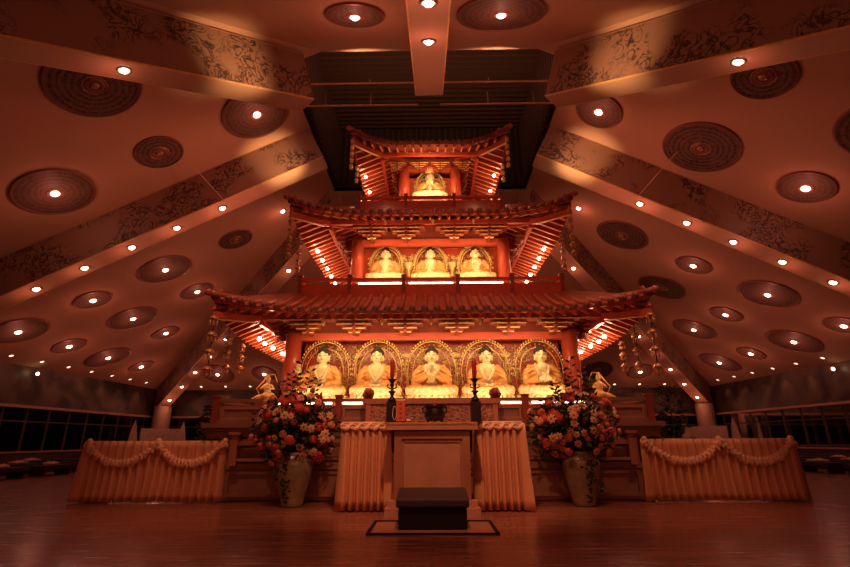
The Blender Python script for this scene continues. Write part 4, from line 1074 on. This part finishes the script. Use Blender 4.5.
for a in (90, 210, 330): MB().tube([(.1*cos(R(a)), .1*sin(R(a)), .06), (.11*cos(R(a)), .11*sin(R(a)), .0)], [.025, .015], 8).build('foot', 'iron', ce, smooth=True)
for s in (-1, 1): MB().tube([(s*.12, 0, .13), (s*.155, 0, .14), (s*.16, 0, .19), (s*.135, 0, .2)], .012, 6).build('ear', 'iron', ce, smooth=True)
tr_ = thing('tray', 'thin dark tray under the red box on the altar', 'tray', (-.40, 6.2, ZT))
MB().b2((-.15, -.07, 0), (.15, .07, .014)).build('plate', 'iron', tr_)
bx = thing('red_box', 'upright red box with dark characters beside the left candlestick', 'box', (-.40, 6.36, ZT))
MB().b2((-.055, -.045, 0), (.055, .045, .285)).build('carton', 'box', bx)
q = MB()
for k in range(4):      # brush characters down the face
    z = .24-k*.058
    q.b2((-.016, -.047, z), (.016, -.0455, z+.004)); q.b2((-.002, -.047, z-.016), (.002, -.0455, z+.012)); q.b2((-.018, -.047, z-.016), (.018, -.0455, z-.012)); q.bar((-.014, -.0462, z-.002), (-.004, -.0462, z-.014), .003, .0015, up=(0, 1, 0)); q.bar((.014, -.0462, z-.002), (.004, -.0462, z-.014), .003, .0015, up=(0, 1, 0))
q.build('characters', 'lacq_dark', bx)
MB().b2((-.058, -.048, .277), (.058, .048, .292)).build('lid', 'paper', bx)
bd = thing('bead_string', 'thin loop of beads hanging beside the red box', 'beads', (-.475, 6.28, ZT))
MB().tube([(.025*sin(t), .012*cos(t*.5)*0, .12+.085*cos(t)) for t in [j*2*pi/24 for j in range(25)]], .004, 5).build('loop', 'paper', bd, smooth=True)
cu = thing('cup', 'tiny pale cup right of the red box', 'cup', (-.30, 6.31, ZT))
MB().lathe([(.018, 0), (.022, .005), (.028, .045), (.024, .045), (.018, .01)], seg=16).build('bowl', 'paper', cu, smooth=True)

# ---------------------------------------------------------------- kneeler and mat
kn = thing('kneeling_stool', 'dark kneeling stool with a sloping padded top in front of the cabinet', 'stool', (0, 5.17, 0))
MB().b2((-.34, .02, 0), (.34, .48, .21)).build('box_body', 'kbody', kn)
q = MB(); pr_ = [(0, .215), (.0, .275), (.012, .292), (.5, .352), (.52, .34), (.52, .215)]
k = len(pr_); q.add([(-.365, y, z) for y, z in pr_]+[(.365, y, z) for y, z in pr_], [tuple(range(k)), tuple(range(k, 2*k))[::-1]]+[(i, i+k, (i+1) % k+k, (i+1) % k) for i in range(k)])
o = q.build('padded_top', 'cushion', kn); bv = o.modifiers.new('b', 'BEVEL'); bv.width = .018; bv.segments = 3
MB().b2((-.36, -.004, .21), (.36, .5, .222)).build('piping', 'iron', kn)
mt = thing('floor_mat', 'thin floor mat with a dark border under the kneeling stool', 'mat', (0, 5.34, 0))
MB().b2((-.60, -.36, .001), (.60, .36, .006)).build('sheet', 'wood', mt)
q = MB(); t_ = .018
q.b2((-.63, -.38, 0), (.63, -.36, t_)); q.b2((-.63, .36, 0), (.63, .38, t_)); q.b2((-.63, -.36, 0), (-.60, .36, t_)); q.b2((.60, -.36, 0), (.63, .36, t_)); q.build('border', 'kbody', mt)

# ---------------------------------------------------------------- vases with flowers
def vase(loc, label):
    t = thing('floor_vase', label, 'vase', loc, 0, 'tall floor vases')
    MB().lathe([(.001, 0), (.13, 0), (.145, .015), (.15, .05), (.185, .2), (.225, .36), (.25, .5), (.245, .58), (.20, .64), (.18, .66), (.20, .69), (.18, .69), (.16, .64)], seg=32).build('body', 'vase', t, smooth=True)
    q = MB(); rd = random.Random(int(loc[0]*10))
    for k in range(34):    # dark painted vine on the glaze
        a = R(-95)+rd.gauss(.25, .14)*(1 if loc[0] > 0 else -1); z = rd.uniform(.06, .58); r_ = .155+.1*z/.58*1.0 if z < .5 else .247
        r_ = [(.15, .05), (.185, .2), (.225, .36), (.25, .5), (.245, .6)]; rr_ = .15
        for (ra, za), (rb, zb) in zip(r_, r_[1:]):
            if za <= z <= zb: rr_ = ra+(rb-ra)*(z-za)/(zb-za)
        q.ell((rr_*cos(a), rr_*sin(a), z), (.022, .008, .016), Matrix.Rotation(a+pi/2, 3, 'Z'), 6, 4)
    q.build('painted_vine', 'leaf_d', t, smooth=True)
    return t
vase((-1.90, 7.0, 0), 'tall glazed vase on the floor left of the altar'); vase((2.04, 7.0, 0), 'tall glazed vase on the floor right of the altar')
def blossom(kind):
    q = MB()
    if kind == 'rose':
        q.ell((0, 0, 0), (.03, .03, .025), seg=10, rings=6)
        for ring, (n_, rr, rl) in enumerate(((4, .018, .026), (6, .036, .034), (8, .055, .036))):
            for k in range(n_):
                a = 2*pi*k/n_+ring*.4; m3 = Matrix.Rotation(a, 3, 'Z') @ Matrix.Rotation(R(-55+22*ring), 3, 'Y')
                q.ell((rr*cos(a), rr*sin(a), .012-.008*ring), (.009, rl*.8, rl), m3, 8, 6)
        return q, MB().ell((0, 0, .022), (.012, .012, .008), seg=8, rings=5)
    for k in range(7):
        a = 2*pi*k/7; m3 = Matrix.Rotation(a, 3, 'Z') @ Matrix.Rotation(R(12), 3, 'Y'); q.ell((.038*cos(a), .038*sin(a), .008), (.032, .02, .006), m3, 8, 5)
    return q, MB().ell((0, 0, .012), (.017, .017, .012), seg=8, rings=5)
FM = {}
def fmesh(kind, m):
    if (kind, m) not in FM:
        a, b = blossom(kind); o = a.build('flower', m, None, True); c = b.build('flower_centre', 'fl_c' if kind != 'rose' else m, None, True)
        FM[(kind, m)] = (o.data, c.data); bpy.data.objects.remove(o); bpy.data.objects.remove(c)
    return FM[(kind, m)]
def leafadd(q, p, d, l, w_, n_=None):
    d = Vector(d).normalized(); s_ = d.cross(Vector((random.gauss(0, 1), random.gauss(0, 1), random.gauss(0, 1)))).normalized(); u = s_.cross(d)
    p = Vector(p); mid = p+d*l*.5+u*l*.08; tip = p+d*l
    q.add([p, mid+s_*w_, tip, mid-s_*w_, mid+u*.006], [(0, 1, 4), (1, 2, 4), (2, 3, 4), (3, 0, 4)])
def bouquet(loc, label, seed, side):
    rd = random.Random(seed); t = thing('flower_arrangement', label, 'flowers', loc, 0, 'altar flower arrangements')
    C = Vector((-.03, 0, .36))      # heart of the crown above the vase mouth
    RX, RY, RZ = .62, .42, .52
    st = MB(); lf = MB()
    heads = []
    tries = 0
    while len(heads) < 98 and tries < 6000:
        tries += 1
        a = rd.uniform(-pi, 0.15) if rd.random() < .88 else rd.uniform(0, pi); e = math.asin(rd.uniform(-.92, .98))
        d = Vector((cos(e)*cos(a), cos(e)*sin(a), sin(e))); k = rd.uniform(.72, 1.06)
        p = C+Vector((d.x*RX, d.y*RY, d.z*RZ))*k
        if p.z < -.10 and abs(p.x) < .2: continue
        if any((p-h[0]).length < .078 for h in heads): continue
        heads.append((p, d))
    for k, (p, d) in enumerate(heads):
        r_ = rd.random()
        kind, m, sc = (('rose', 'fl_red', 1.0) if r_ < .2 else ('rose', 'fl_pink', .72) if r_ < .45 else ('daisy', 'fl_pale', .95) if r_ < .75 else ('daisy', 'fl_pink', .95) if r_ < .9 else ('rose', 'fl_red', .8))
        md, mc_ = fmesh(kind, m); o = bpy.data.objects.new('flower', md); COL.objects.link(o); o.parent = t; o.location = p
        q_ = (d+Vector((0, -.35, .15))).normalized().to_track_quat('Z', 'Y'); o.rotation_euler = q_.to_euler(); o.scale = (sc*rd.uniform(.75, 1.15),)*3
        c = bpy.data.objects.new('flower_centre', mc_); COL.objects.link(c); c.parent = o
        st.tube([(rd.uniform(-.06, .06), rd.uniform(-.06, .06), -.12), tuple(C*.4+p*.35), tuple(p)], .004, 5)
    random.seed(seed)
    for k in range(1100):
        a = rd.uniform(-pi, pi); e = math.asin(rd.uniform(-.95, .98)); kk = rd.uniform(.35, .98)
        d = Vector((cos(e)*cos(a), cos(e)*sin(a), sin(e))); p = C+Vector((d.x*RX, d.y*RY, d.z*RZ))*kk
        leafadd(lf, p, d+Vector((rd.gauss(0, .5), rd.gauss(0, .5), rd.gauss(0, .5))), rd.uniform(.06, .13), rd.uniform(.012, .028))
    # tall leafy sprays on top
    for (dx, h) in ((.0, 1.30), (-.14, 1.12), (.15, 1.15), (-.05, 1.08), (.27, 1.05), (-.28, .98)):
        st.tube([(0, 0, .2), (dx*.5, -.05, .7), (dx, -.05, h)], [.008, .006, .003], 5)
        for k in range(12):
            z = .70+(h-.70)*k/11; x = dx*(z/h); s_ = 1 if k % 2 else -1
            leafadd(lf, (x, -.05, z), (s_, rd.uniform(-.6, .2), .5), rd.uniform(.07, .11), .022)
    # trailing ivy over the vase
    for k in range(70):
        u = k/70; leafadd(lf, (.12*side+.08*sin(u*9), -.23+.0*u, .05-.52*u+.0), (rd.gauss(0, 1), -.3, rd.gauss(-.3, .5)), .05, .016)
    f = lf.build('foliage', 'leaf', t); st.build('stems', 'leaf_d', t)
bouquet((-1.90, 7.0, .66), 'mixed coral and cream flower arrangement in the left floor vase', 11, -1)
bouquet((2.02, 7.0, .66), 'mixed coral and cream flower arrangement in the right floor vase', 23, 1)

# ---------------------------------------------------------------- plants, benches along the walls
def plant(loc, label, h, sc):
    t = thing('potted_plant', label, 'plant', loc)
    MB().lathe([(.16, 0), (.2, .3), (.22, .36), (.19, .36), (.15, .3)], seg=18).build('pot', 'pot', t, smooth=True)
    q = MB(); rd = random.Random(int(loc[0]*7)); random.seed(5)
    s_ = MB(); s_.tube([(0, 0, .3), (.03, 0, h*.6), (0, 0, h)], [.02, .015, .006], 6)
    for k in range(330):
        z = rd.uniform(.4, h); r_ = .38*sc*(1-(z/h)**2*.6)*sqrt(rd.random()); a = rd.uniform(0, 6.28)
        leafadd(q, (r_*cos(a), r_*sin(a), z), (cos(a), sin(a), rd.uniform(-.2, .8)), rd.uniform(.1, .2), .03)
    q.build('foliage', 'leaf_d', t); s_.build('stem', 'leaf_d', t)
plant((-5.05, 11.3, 0), 'dark leafy pot plant between the left table and the shrine base', 1.62, .85)
plant((5.3, 11.0, 0), 'tall dark leafy pot plant just right of the shrine base', 1.95, .85)
bn = thing('prayer_bench', '', 'bench'); bn.location = (0, 0, 0)
MB().b2((-.25, -.55, .16), (.25, .55, .26)).build('seat', 'bench', bn)
for sy in (-1, 1): MB().b2((-.2, sy*.48, 0), (.2, sy*.42, .16)).build('leg', 'bench', bn)
fc = thing('folded_cloth', '', 'cloth')
q = MB(); rd = random.Random(2)
for k in range(5): q.tube([(-.14+.05*k, -.22+rd.uniform(-.05, .05), .03), (-.12+.05*k, 0, .05+.02*(k % 2)), (-.14+.05*k, .2+rd.uniform(-.05, .05), .03)], [.02, .03, .018], 8)
q.build('cloth_folds', 'folded', fc, smooth=True)
fbn = [bn]; ffc = [fc]
ROW = ['wall-side row', 'middle row', 'inner row']
for s, nm in ((-1, 'left'), (1, 'right')):
    for r_ in range(3):
        for k in range(5):
            x = s*(12.6-r_*1.25); y = 12.7+k*1.55-r_*.45
            if abs(x)/y < .62: continue
            lb = '%s dark prayer bench from the front, %s, %s windows' % (ORD[k], ROW[r_], nm)
            if fbn: o = fbn.pop(); o.location = (x, y, 0)
            else: o = dup(bn, (x, y, 0))
            o['label'] = lb; o['group'] = 'low prayer benches by the %s windows' % nm
            if (k+r_) % 2 == 0 or k == 1:
                if ffc: c = ffc.pop(); c.location = (x, y, .26)
                else: c = dup(fc, (x, y, .26), rd.uniform(-.3, .3))
                c['label'] = 'pale folded cloth on the %s bench, %s, %s windows' % (ORD[k], ROW[r_], nm); c['group'] = 'folded cloths on the %s benches' % nm
